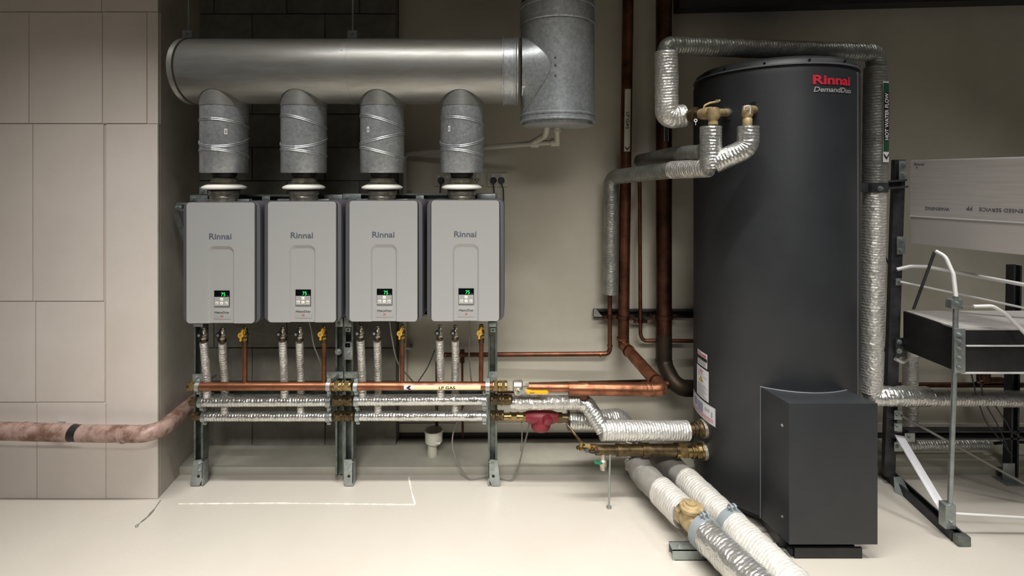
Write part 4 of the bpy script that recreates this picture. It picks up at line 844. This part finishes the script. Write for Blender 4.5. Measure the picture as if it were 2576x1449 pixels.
pclamp(t, onB(1322), uB, .0605)
ys = 1.974; g = G(); g.channel((PX(1690, ys), ys, .041), (PX(1960, ys), ys, .041), (0, 0, -1), w=.05, h=.041) if False else g.box((PX(1692, ys), ys-.024, 0), (PX(1985, ys), ys+.024, .003))
x0_, x1_ = PX(1692, ys-.024), PX(1965, ys-.024)
g.box((x0_, ys-.024, .038), (x1_, ys+.024, .041)); g.box((x0_, ys-.024, 0), (x1_, ys-.021, .041)); g.box((x0_, ys+.021, 0), (x1_, ys+.024, .041)); g.bolt((x0_+.035, ys, .041), (0, 0, 1), .007, .003)
single('pipe_support', 'short galvanised channel on the floor under the two insulated pipes', 'support', g, m_zinc)
# pipe over the top of the tank and its right drop
t = T('insulated_overhead_pipe', 'foil-wrapped pipe arching over the tank top and down its right side', 'insulated pipe')
PL = 2.25; e0 = P(1706, 290, PL); L0 = P(1677, 290, PL); L1 = Vector((PX(1677, PL), PL, PZ(122, 2.3))); R1 = Vector((PX(2204, 2.38), 2.38, L1.z)); R0 = P(2190, 985, 2.38)
foilpipe(t, [P(1722, 291, PL), L0+Vector((0, 0, -.012)), Vector((L0.x-.002, PL, L1.z-.03))], .051, m_foilr, fil=.03, wr=.002)
foilpipe(t, [L1+Vector((0, 0, -.05)), L1, R1, R1+Vector((0, 0, -.09))], .042, m_foild, fil=.035, wr=.002)
foilpipe(t, [R1+Vector((0, 0, -.07)), P(2200, 462, 2.38)], .0515, m_foild, fil=0); foilpipe(t, [P(2200, 466, 2.38), R0], .049, m_foilr, fil=0, rp=.016, ra=.0015)
foilpipe(t, [R0+Vector((.0, 0, .02)), P(2196, 998, 2.37), P(2250, 996, 2.35), P(2336, 998, 2.355)], .044, m_foil, fil=.03, wr=.004)
foilpipe(t, [P(2330, 1000, 2.42), P(2660, 1005, 2.44)], .038, m_foilr, fil=0)
zt0, zt1 = PZ(408, 2.33), PZ(205, 2.33)
def hl(u, v, e=.003): ang = (u-.5)*.62+.22; z_ = zt0+v*(zt1-zt0); return (PX(2202, 2.38)+(.053+e)*math.sin(ang), 2.38-(.053+e)*math.cos(ang), z_)
def hpatch(u0, u1, v0, v1, m, e, par=None, nm='label_field'):
    g = G(); n = 4; g.add([hl(u0+(u1-u0)*i/n, v, e) for v in (v0, v1) for i in range(n+1)], [(i, i+1, n+2+i, n+1+i) for i in range(n)]); return t.part(nm, g, m, par, closed=False)
lb = hpatch(0, 1, 0, 1, m_paper, .003, nm='pipe_label'); hpatch(.04, .96, .13, .98, m_fgreen, .0038, lb); hpatch(.04, .96, .27, .86, m_blk, .0044, lb)
g = G(); text(g, 'HOT WATER FLOW', lambda u, v: hl(.8-.6*v, .275+u*.58, .0055), bold=.03); t.part('label_text', g, m_paper, lb, closed=False)
g = G(); g.add([hl(a, b, .0045) for a, b in ((.5, .03), (.9, .08), (.9, .11), (.5, .06), (.1, .11), (.1, .08))], [(0, 1, 2, 3), (0, 3, 4, 5)]); t.part('label_arrow', g, m_blk, lb, closed=False)
# relief valves
t = T('relief_valve', 'bronze relief valve with a lever between the left foil pipe and the tank', 'valve')
c = P(1800, 284, 2.085); g = G(); uL = (c-P(1716, 291, PL)); L = uL.length; uu = uL.normalized(); s0 = P(1716, 291, PL)
g.lathe(s0, uu, [(0, .024), (L*.1, .03), (L*.16, .03), (L*.18, .022), (L*.28, .022), (L*.3, .033), (L*.36, .034), (L*.44, .034), (L*.46, .022), (L*.6, .022)], 20); t.part('union', g, m_dbrass)
g = G(); g.lathe(s0+uu*(L*.5), uu, [(0, .018), (L*.1, .024), (L*.3, .028), (L*.5, .027), (L*.56, .02)], 18); g.lathe(c+Vector((-.01, 0, 0)), (0, 0, -1), [(-.02, .024), (.02, .026), (.034, .017), (.036, .02), (.05, .02)], 18)
tp = onT(1832, 283, -.004); g.cyl(c, tp, .019, .016); t.part('valve_body', g, m_bronze)
g = G(); g.cyl(tp-(tp-c).normalized()*.035, tp-(tp-c).normalized()*.008, .0195); t.part('inlet_nut', g, m_zinc)
g = G(); g.lathe(tp+Vector((.002, -.01, .0)), (-.3, -1, 0), [(0, .034), (.003, .034)], 22); t.part('rubber_washer', g, m_blackp)
g = G(); g.tube([c+Vector((-.055, -.006, .01)), c+Vector((-.05, -.01, .03)), c+Vector((-.03, -.012, .04)), c+Vector((.005, -.012, .046)), c+Vector((.014, -.012, .052))], .0045, seg=8, fil=.01); g.cyl(c+Vector((.0, -.02, .047)), c+Vector((.004, 0, .05)), .006); t.part('lever', g, m_bronze)
g = G(); q = P(1750, 303, 2.10); g.ring(q, (0, 1, 0), .004, .0075, .003, 12); g.box(q+Vector((-.001, -.001, -.02)), q+Vector((.001, .001, -.006)), ); t.part('seal_tag', g, m_paper)
t = T('brass_elbow', 'bronze elbow with a wire clip on the tank, above the U-shaped foil branch', 'valve')
c = P(1880, 279, 2.02); tp = onT(1896, 276, -.004); g = G(); g.lathe(c+Vector((0, 0, .022)), (0, 0, -1), [(0, .013), (.004, .019), (.04, .022), (.05, .016), (.054, .019), (.075, .019), (.09, .016)], 18); g.cyl(c+Vector((0, 0, .004)), tp, .018); t.part('elbow_body', g, m_bronze)
g = G(); g.lathe(tp+Vector((.002, -.006, 0)), (.0, -1, 0), [(0, .034), (.003, .034)], 22); t.part('rubber_washer', g, m_blackp)
g = G(); q = c+Vector((-.012, -.022, 0)); g.tube([q+Vector((-.012, 0, .0)), q+Vector((-.012, -.004, .014)), q+Vector((.004, -.006, .018)), q+Vector((.012, -.004, .01)), q+Vector((.012, 0, -.016))], .0025, seg=6, fil=.006); t.part('wire_clip', g, m_paper)

# ================= wall sockets, cables, drain cup =================
for x0, x1, y0, y1, lab_, plugs in ((1093, 1136, 437, 468, 'double wall socket half hidden behind the rightmost flue, its left plug dark', (1110,)), (1163, 1217, 434, 467, 'wall socket plate showing its empty right outlet beside the rightmost flue', ()), (1226, 1277, 436, 469, 'double wall socket with two dark plugs, right of the flues', (1241, 1261))):
    t = T('wall_socket', lab_, 'socket', 'wall sockets behind the flues'); d = YW
    a, b = P(x0, y1, d), P(x1, y0, d); g = G(); g.box((a.x, d-.012, a.z), (b.x, d, b.z)); t.part('face_plate', g, m_pvc, bevel=.002)
    for sx in ((x0+x1)/2-11, (x0+x1)/2+11):
        q = P(sx, y0+8, d-.014); g = G(); g.box((q.x-.006, q.y-.002, q.z-.007), (q.x+.006, q.y+.003, q.z+.007)); t.part('switch', g, m_white, bevel=.001)
    if not plugs:
        g = G(); q = P(1200, 453, d-.0125); g.box((q.x-.012, q.y-.001, q.z-.002), (q.x-.006, q.y, q.z+.006)); g.box((q.x+.006, q.y-.001, q.z-.002), (q.x+.012, q.y, q.z+.006)); g.box((q.x-.002, q.y-.001, q.z-.014), (q.x+.002, q.y, q.z-.006)); t.part('socket_slots', g, m_blk)
    for k, px in enumerate(plugs):
        pt = T('power_plug', {1110: 'dark round plug in the half hidden wall socket', 1241: 'left dark round plug in the double socket right of the flues', 1261: 'right dark round plug in the double socket right of the flues'}[px], 'plug')
        q = P(px, 454, d-.012); g = G(); g.lathe(q, (0, -1, 0), [(0, .019), (.02, .018), (.028, .014)], 20); pt.part('plug_body', g, m_dstrut)
        ex = {1110: [(1107, 480), (1106, 520)], 1241: [(1243, 480), (1243, 500), (1238, 560), (1240, 640)], 1261: [(1266, 475), (1267, 500), (1266, 560), (1262, 640)]}[px]
        g = G(); g.tube([q+Vector((0, -.02, -.012))]+[P(x, y, 2.76) for x, y in ex], .0035, seg=8, fil=.02); pt.part('plug_cable', g, m_dstrut)
def cable(lab_, pts, r=.0035, m=None):
    g = G(); P_ = [Vector(p) for p in pts]
    if len(P_) > 2:      # smooth through the points
        Q = []
        for i in range(len(P_)-1):
            p0, p1, p2, p3 = P_[max(i-1, 0)], P_[i], P_[i+1], P_[min(i+2, len(P_)-1)]
            for k in range(8):
                s_ = k/8; Q.append(.5*((2*p1)+(p2-p0)*s_+(2*p0-5*p1+4*p2-p3)*s_*s_+(3*p1-p0-3*p2+p3)*s_**3))
        P_ = Q+[P_[-1]]
    g.tube(P_, r, fil=0, seg=8); single('cable', lab_, 'cable', g, m or m_gcable)
cable('grey cable drooping under the second boiler from the pier', [P(778, 810, 2.33), P(783, 830, 2.35), P(790, 870, 2.38), P(808, 918, 2.4), P(812, 960, 2.45)])
cable('grey cable drooping under the third boiler from the pier', [P(980, 808, 2.33), P(986, 850, 2.36), P(1000, 910, 2.4), P(1030, 950, 2.5), P(1045, 966, 2.6)])
cable('grey cable hanging straight under the rightmost boiler', [P(1181, 808, 2.33), P(1181, 850, 2.4), P(1180, 900, 2.48), P(1186, 960, 2.52)])
cable('dark cable slanting behind the left riser of the rightmost boiler', [P(1094, 880, 2.6), P(1075, 925, 2.6), P(1052, 960, 2.6)], .003, m_dstrut)
cable('thin grey cable sagging across the block wall behind the two left boilers', [P(570, 812, 2.5), P(620, 832, 2.6), P(700, 843, 2.68), P(790, 840, 2.68), P(850, 825, 2.6)], .002)
cable('long grey cable looping down to the floor around the right frame post', [P(1190, 985, 2.5), P(1160, 1040, 2.52), P(1140, 1090, 2.55), P(1142, 1140, 2.5), (PX(1180, 2.5), 2.47, .008), P(1235, 1199, 2.49), (PX(1290, 2.46), 2.46, .012), P(1318, 1120, 2.5), P(1330, 1075, 2.45), P(1332, 1065, 2.42)], .004)
cable('grey cable hanging from the red strainer valve', [P(1312, 1062, 2.41), P(1313, 1100, 2.45), P(1310, 1135, 2.48)], .003)
cable('pale cable on the floor behind the insulated pipes, leading under the tank cover', [PF(1838, 1312, .01), PF(1870, 1326, .006), PF(1905, 1334, .006), PF(1955, 1334, .006)], .006, m_gcable)
cable('black cable on the floor beside the tank foot', [PF(1860, 1345, .008), PF(1900, 1362, .006), PF(1940, 1368, .006), PF(1975, 1374, .006)], .006, m_blackp)
t = T('drain_cup', 'grey plastic drain cup standing on the plinth behind the manifolds', 'drain')
q = Vector((PX(1086, 2.6), 2.62, .04)); g = G(); g.lathe(q, (0, 0, 1), [(0, .026), (.022, .028), (.04, .024), (.062, .026)], 22); g.lathe(q+Vector((.008, 0, .058)), (0, 0, 1), [(0, .027), (.018, .045), (.07, .047), (.072, .05), (.08, .05), (.08, .044), (.05, .042)], 26, cap=False); t.part('cup', g, m_pvc)
g = G(); q2 = q+Vector((.026, -.048, .085)); g.box(q2, q2+Vector((.022, .004, .009))); lb = t.part('size_label', g, m_paper)
g = G(); text(g, 'DWV', quadmap(q2+Vector((.003, -.001, .002)), (.016, 0, 0), (0, 0, .005))); t.part('label_text', g, m_blk, lb, closed=False)
g = G(); g.tube([P(1099, 910, 2.66), P(1099, 1070, 2.66)], .008, seg=10); t.part('drip_pipe', g, m_dcopper)

# ================= rack on the right =================
t = T('equipment_rack', 'open steel rack of dark strut channel right of the tank', 'rack')
XA_ = PX(2250, 2.44)
g = G(); g.channel((PX(2262, 2.47), 2.44, PZ(403, 2.47)), (PX(2236, 2.47), 2.44, .04), (1, -.35, 0), w=.045, h=.045); t.part('post', g, m_dstrut, sharp=30)
g = G(); g.channel((PX(2252, 2.42)+.018, 2.50, .041), (PX(2398, 2.07), 2.05, .041), (0, 0, 1), w=.045, h=.041); t.part('base_rail', g, m_dstrut, sharp=30)
g = G(); q = Vector((PX(2398, 2.07), 2.05, .02)); g.box(q+Vector((-.022, -.03, -.018)), q+Vector((.03, .0, .02))); t.part('rail_end', g, m_strut, bevel=.004)
def rp(x0, x1, y0, y1, d, bolts, m=None):
    a, b = P(x0, y1, d), P(x1, y0, d); g = G(); g.box((a.x, d, a.z), (b.x, d+.004, b.z)); p = t.part('joint_plate', g, m or m_zinc, bevel=.001)
    for bx, by in bolts: g = G(); g.bolt(P(bx, by, d), (0, -1, 0), .009, .007); t.part('bolt', g, m_zinc, p)
rp(2262, 2284, 404, 452, 2.40, [(2273, 413), (2273, 438)]); rp(2257, 2278, 595, 640, 2.40, [(2266, 603), (2265, 630)]); rp(2254, 2270, 700, 718, 2.40, [(2264, 708)])
rp(2253, 2281, 850, 898, 2.40, [(2262, 860), (2262, 883)], m_dstrut); rp(2250, 2270, 1032, 1056, 2.40, [(2258, 1044)]); rp(2250, 2270, 1065, 1085, 2.40, [(2258, 1072)]); rp(2250, 2272, 1112, 1136, 2.40, [(2258, 1124)]); rp(2276, 2302, 1090, 1112, 2.40, [(2288, 1099)])
g = G(); a = P(2262, 1096, 2.39); b = P(2386, 1305, 2.085); g.bar(a, b, .044, .004, (0, -1, 0)); t.part('diagonal_brace', g, m_paper)
g = G(); g.poly([P(2248, 1200, 2.40), P(2252, 1252, 2.36), P(2304, 1272, 2.30), P(2268, 1200, 2.38)], (.004, .004, 0)); t.part('foot_gusset', g, m_zinc)
g = G(); g.poly([P(2246, 1240, 2.38), P(2290, 1275, 2.28), P(2312, 1268, 2.28), P(2268, 1240, 2.38)], (0, 0, -.003)); t.part('foot_plate', g, m_zinc)
g = G(); g.tube([P(2354, 632, 2.2), P(2378, 645, 2.17), P(2398, 690, 2.13), P(2405, 752, 2.10)], .0085, seg=12, fil=.05); t.part('rack_tube', g, m_tube)
g = G(); g.tube([P(2405, 745, 2.10), P(2401, 940, 2.10), P(2389, 1278, 2.075)], .0098, seg=14); t.part('front_upright', g, m_zinc)
g = G(); g.bar(P(2352, 632, 2.21), P(2298, 778, 2.36), .012, .004); t.part('strap', g, m_dstrut)
g = G(); a = P(2405, 765, 2.09); g.box(a+Vector((-.02, 0, -.02)), a+Vector((.03, .03, .018))); g.bolt(a+Vector((.004, 0, .003)), (0, -1, 0), .008, .006); g.bar(a+Vector((.02, 0, -.008)), P(2448, 773, 2.08), .012, .003); t.part('rod_clamp', g, m_zinc, bevel=.001)
g = G(); g.tube([P(2448, 771, 2.08), P(2498, 770, 2.07), P(2530, 790, 2.06), P(2640, 900, 2.02)], .0075, seg=12, fil=.04); t.part('rack_tube', g, m_tube)
g = G(); g.tube([P(2256, 678, 2.40), P(2290, 670, 2.38), P(2330, 671, 2.36), P(2640, 728, 2.20)], .009, seg=12, fil=.06); t.part('rack_tube', g, m_tube)
g = G(); g.tube([P(2265, 709, 2.39), P(2640, 788, 2.22)], .0055, seg=10); t.part('rack_tube', g, m_tube)
g = G(); g.tube([P(2268, 1046, 2.39), P(2640, 1252, 2.25)], .006, seg=10); t.part('cross_rod', g, m_gcable)
g = G(); g.tube([P(2400, 1292, 2.08), P(2640, 1306, 2.08)], .0055, seg=10); t.part('cross_rod', g, m_tube)
g = G(); q = P(2391, 1300, 2.06); g.box((q.x-.02, q.y, .045), (q.x+.024, q.y+.035, .145)); p = t.part('rod_foot', g, m_zinc, bevel=.002); g = G(); g.bolt((q.x+.004, q.y, .075), (0, -1, 0), .008, .006); t.part('bolt', g, m_zinc, p)
g = G(); g.channel((PX(2541, 2.53), 2.49, PZ(665, 2.53)), (PX(2532, 2.53), 2.49, .0), (0, -1, 0)); t.part('rear_post', g, m_dstrut, sharp=30)
g = G(); g.channel((PX(2270, 2.53), 2.49, PZ(1085, 2.53)), (PX(2660, 2.53), 2.49, PZ(1085, 2.53)), (0, -1, 0), w=.045); t.part('rear_rail', g, m_dstrut, sharp=30)
# foot of rear post
g = G(); q = PF(2545, 1215, 0); g.box((q.x-.05, 2.42, 0), (q.x+.06, 2.5, .006)); g.box((q.x-.03, 2.46, .0), (q.x+.03, 2.466, .09)); t.part('foot_bracket', g, m_zinc, bevel=.002)
# strut arm clamping the pipe
t2 = T('pipe_hanger', 'short strut arm clamping the foil-wrapped pipe to the rack post', 'bracket')
g = G(); g.channel(P(2222, 466, 2.34)+Vector((0, 0, 0)), P(2284, 461, 2.39), (0, -1, .15)); t2.part('strut_arm', g, m_dstrut, sharp=30)
g = G(); q = P(2199, 471, 2.38); g.ring(q, (0, 0, 1), .0525, .056, .045, 30); g.box(q+Vector((-.10, -.03, -.022)), q+Vector((-.05, -.026, .022))); t2.part('pipe_band', g, m_dstrut)
g = G(); g.bolt(P(2214, 474, 2.31), (0, -1, 0), .008, .012); t2.part('bolt', g, m_zinc)
# dark control box on the rack
t = T('control_box', 'long black metal box resting across the rack', 'box')
z0_, z1_ = PZ(938, 2.1), PZ(828, 2.1); xf = PX(2414, 2.1); xb = PX(2272, 2.385)
g = G(); g.poly([(xf, 2.10, z0_), (3.1, 2.10, z0_), (3.1, 2.385, z0_), (xb, 2.385, z0_)], (0, 0, z1_-z0_)); t.part('box_body', g, m_black, bevel=.002, label='black box body')
g = G(); g.box((xf-.004, 2.10-.001, z1_-.004), (3.1, 2.384, z1_+.003)); t.part('top_sheet', g, m_silverp, label='bare metal top sheet')
g = G(); a = P(2428, 869, 2.1); g.box((a.x, 2.093, a.z-.003), (3.1, 2.1, a.z+.002)); g.box((xf, 2.093, z0_-.002), (3.1, 2.1, z0_+.004)); t.part('edge_trim', g, m_tube)
g = G(); a, b = P(2400, 938, 2.088), P(2428, 827, 2.088); g.box((a.x, 2.086, a.z), (b.x, 2.092, b.z)); pl = t.part('mounting_plate', g, m_zinc, bevel=.001)
for y in (842, 858, 878, 900, 924): g = G(); g.bolt(P(2413, y, 2.085), (0, -1, 0), .008, .006); t.part('bolt', g, m_zinc, pl)
# pale metal cabinet at the top right
t = T('metal_cabinet', 'pale brushed metal cabinet with a faint inverted imprint on the rack', 'cabinet')
c0, c1 = Vector((PX(2291, 2.40), 2.40, 0)), Vector((PX(2640, 1.96), 1.96, 0)); zt_, zm, zb = PZ(403, 2.4), PZ(543, 2.4), PZ(612, 2.4); off = Vector((.45, .25, 0))
dn = (c1-c0).normalized(); nn = Vector((dn.y, -dn.x, 0)); nn = nn if nn.y < 0 else -nn
V = lambda p, z: Vector((p.x, p.y, z))
g = G(); g.poly([V(c0, zb), V(c1, zb), V(c1, zt_), V(c0, zt_)], -nn*.16); t.part('cabinet_body', g, m_silvp2, bevel=.003)
g = G(); g.poly([V(c0, zm)+nn*.003, V(c1, zm)+nn*.003, V(c1, zt_-.006)+nn*.003, V(c0, zt_-.006)+nn*.003], -nn*.003); pn = t.part('brushed_panel', g, m_silverp)
g = G(); a = V(c0, zm)+nn*.004; g.bar(a, V(c1, zm)+nn*.004, .006, .006); t.part('panel_fold', g, m_tube)
fx = lambda px: (lambda k: k)((px-2291)/(2640-2291))
def cab(px, z):      # point on the panel plane seen at px
    tx = (px-CX)/F; s_ = (c0.x-tx*c0.y)/(tx*dn.y-dn.x); p = c0+dn*s_; return V(p, z)+nn*.0045
def ct(s, x0, x1, y0, y1, m, flip=False, par=None, nm='imprint'):
    p0, p1 = cab(x0, 0), cab(x1, 0); z1_ = EZ-(y0-HY)/F*p0.y; z0_ = EZ-(y1-HY)/F*p0.y; g = G()
    text(g, s, (lambda u, v: V(p0.lerp(p1, 1-u if flip else u), z0_+(1-v if flip else v)*(z1_-z0_))), bold=.01); t.part(nm, g, m, par, closed=False)
ct('Rinnai', 2301, 2326, 410, 417, m_ltr, par=pn, nm='logo'); ct('WARNING', 2329, 2390, 520, 528, m_ltr, True, pn); ct('FP', 2432, 2447, 519, 529, m_ltr, True, pn); ct('LICENSED SERVICE', 2464, 2600, 522, 531, m_ltr, True, pn)
g = G(); p_ = cab(2305, EZ-(423-HY)/F*2.38); g.add([p_, p_+dn*.008, p_+dn*.004+Vector((0, 0, .009))], [(0, 1, 2)]); t.part('triangle_mark', g, m_ltr, pn, closed=False)
# pipes behind the rack
t = T('rear_insulated_pipe', 'upright foil-wrapped pipe behind the rack post, right of the tank', 'insulated pipe')
foilpipe(t, [P(2290, 893, 2.60), P(2290, 1092, 2.60)], .034, m_foilr, fil=0)
t = T('low_insulated_pipe', 'short low foil-wrapped pipe with a black tail behind the rack', 'insulated pipe')
foilpipe(t, [P(2215, 1122, 2.6), P(2488, 1117, 2.6)], .026, m_foilr, fil=0)
g = G(); g.tube([P(2486, 1117, 2.6), P(2545, 1111, 2.6), P(2660, 1116, 2.6)], .008, seg=10); t.part('black_tail', g, m_blackp)
g = G(); g.ring(P(2486, 1117, 2.6), (1, 0, 0), .008, .0275, .012); t.part('end_collar', g, m_pvc)
t = T('rear_copper_pipe', 'dark red copper pipe running along the wall behind the rack', 'pipe')
g = G(); g.tube([P(2190, 968, 2.70), P(2660, 969, 2.70)], .0135, seg=12); t.part('copper_pipe', g, m_dcopper)
g = G(); g.tube([P(2458, 967, 2.68), P(2480, 955, 2.68), P(2520, 955, 2.68), P(2540, 966, 2.68)], .014, seg=12, fil=.02); g.tube([P(2474, 900, 2.69), P(2474, 960, 2.69)], .03, seg=14); t.part('pipe_offset', g, m_dcopper)
g = G(); g.tube([P(2180, 880, 2.70), P(2300, 880, 2.70)], .0135, seg=12); t.part('upper_branch', g, m_dcopper)
t = T('white_conduit_elbow', 'ribbed white flexible conduit looping below the rack plate', 'conduit')
g = G(); g.tube([P(2252, 902, 2.42), P(2270, 912, 2.42), P(2284, 900, 2.43), P(2286, 880, 2.44)], .0085, seg=12, fil=.02, step=.003, ringp=.006, ringa=.0018); t.part('conduit', g, m_tube)
cable('thin dark cable hanging below the black box, the left one', [P(2443, 938, 2.4), P(2458, 1000, 2.4), P(2480, 1060, 2.4), P(2500, 1086, 2.4), P(2548, 1148, 2.4)], .003, m_dstrut)
cable('thin dark cable hanging below the black box, the middle one', [P(2462, 938, 2.4), P(2478, 1010, 2.4), P(2510, 1070, 2.4), P(2536, 1130, 2.4)], .003, m_dstrut)
cable('thin dark cable hanging below the black box, the right one', [P(2490, 1000, 2.4), P(2530, 1060, 2.4), P(2552, 1090, 2.4), P(2640, 1130, 2.4)], .003, m_dstrut)
cable('dark cable slanting from the foil pipe to the rack post', [P(2216, 612, 2.5), P(2236, 668, 2.5)], .003, m_dstrut)
settle()
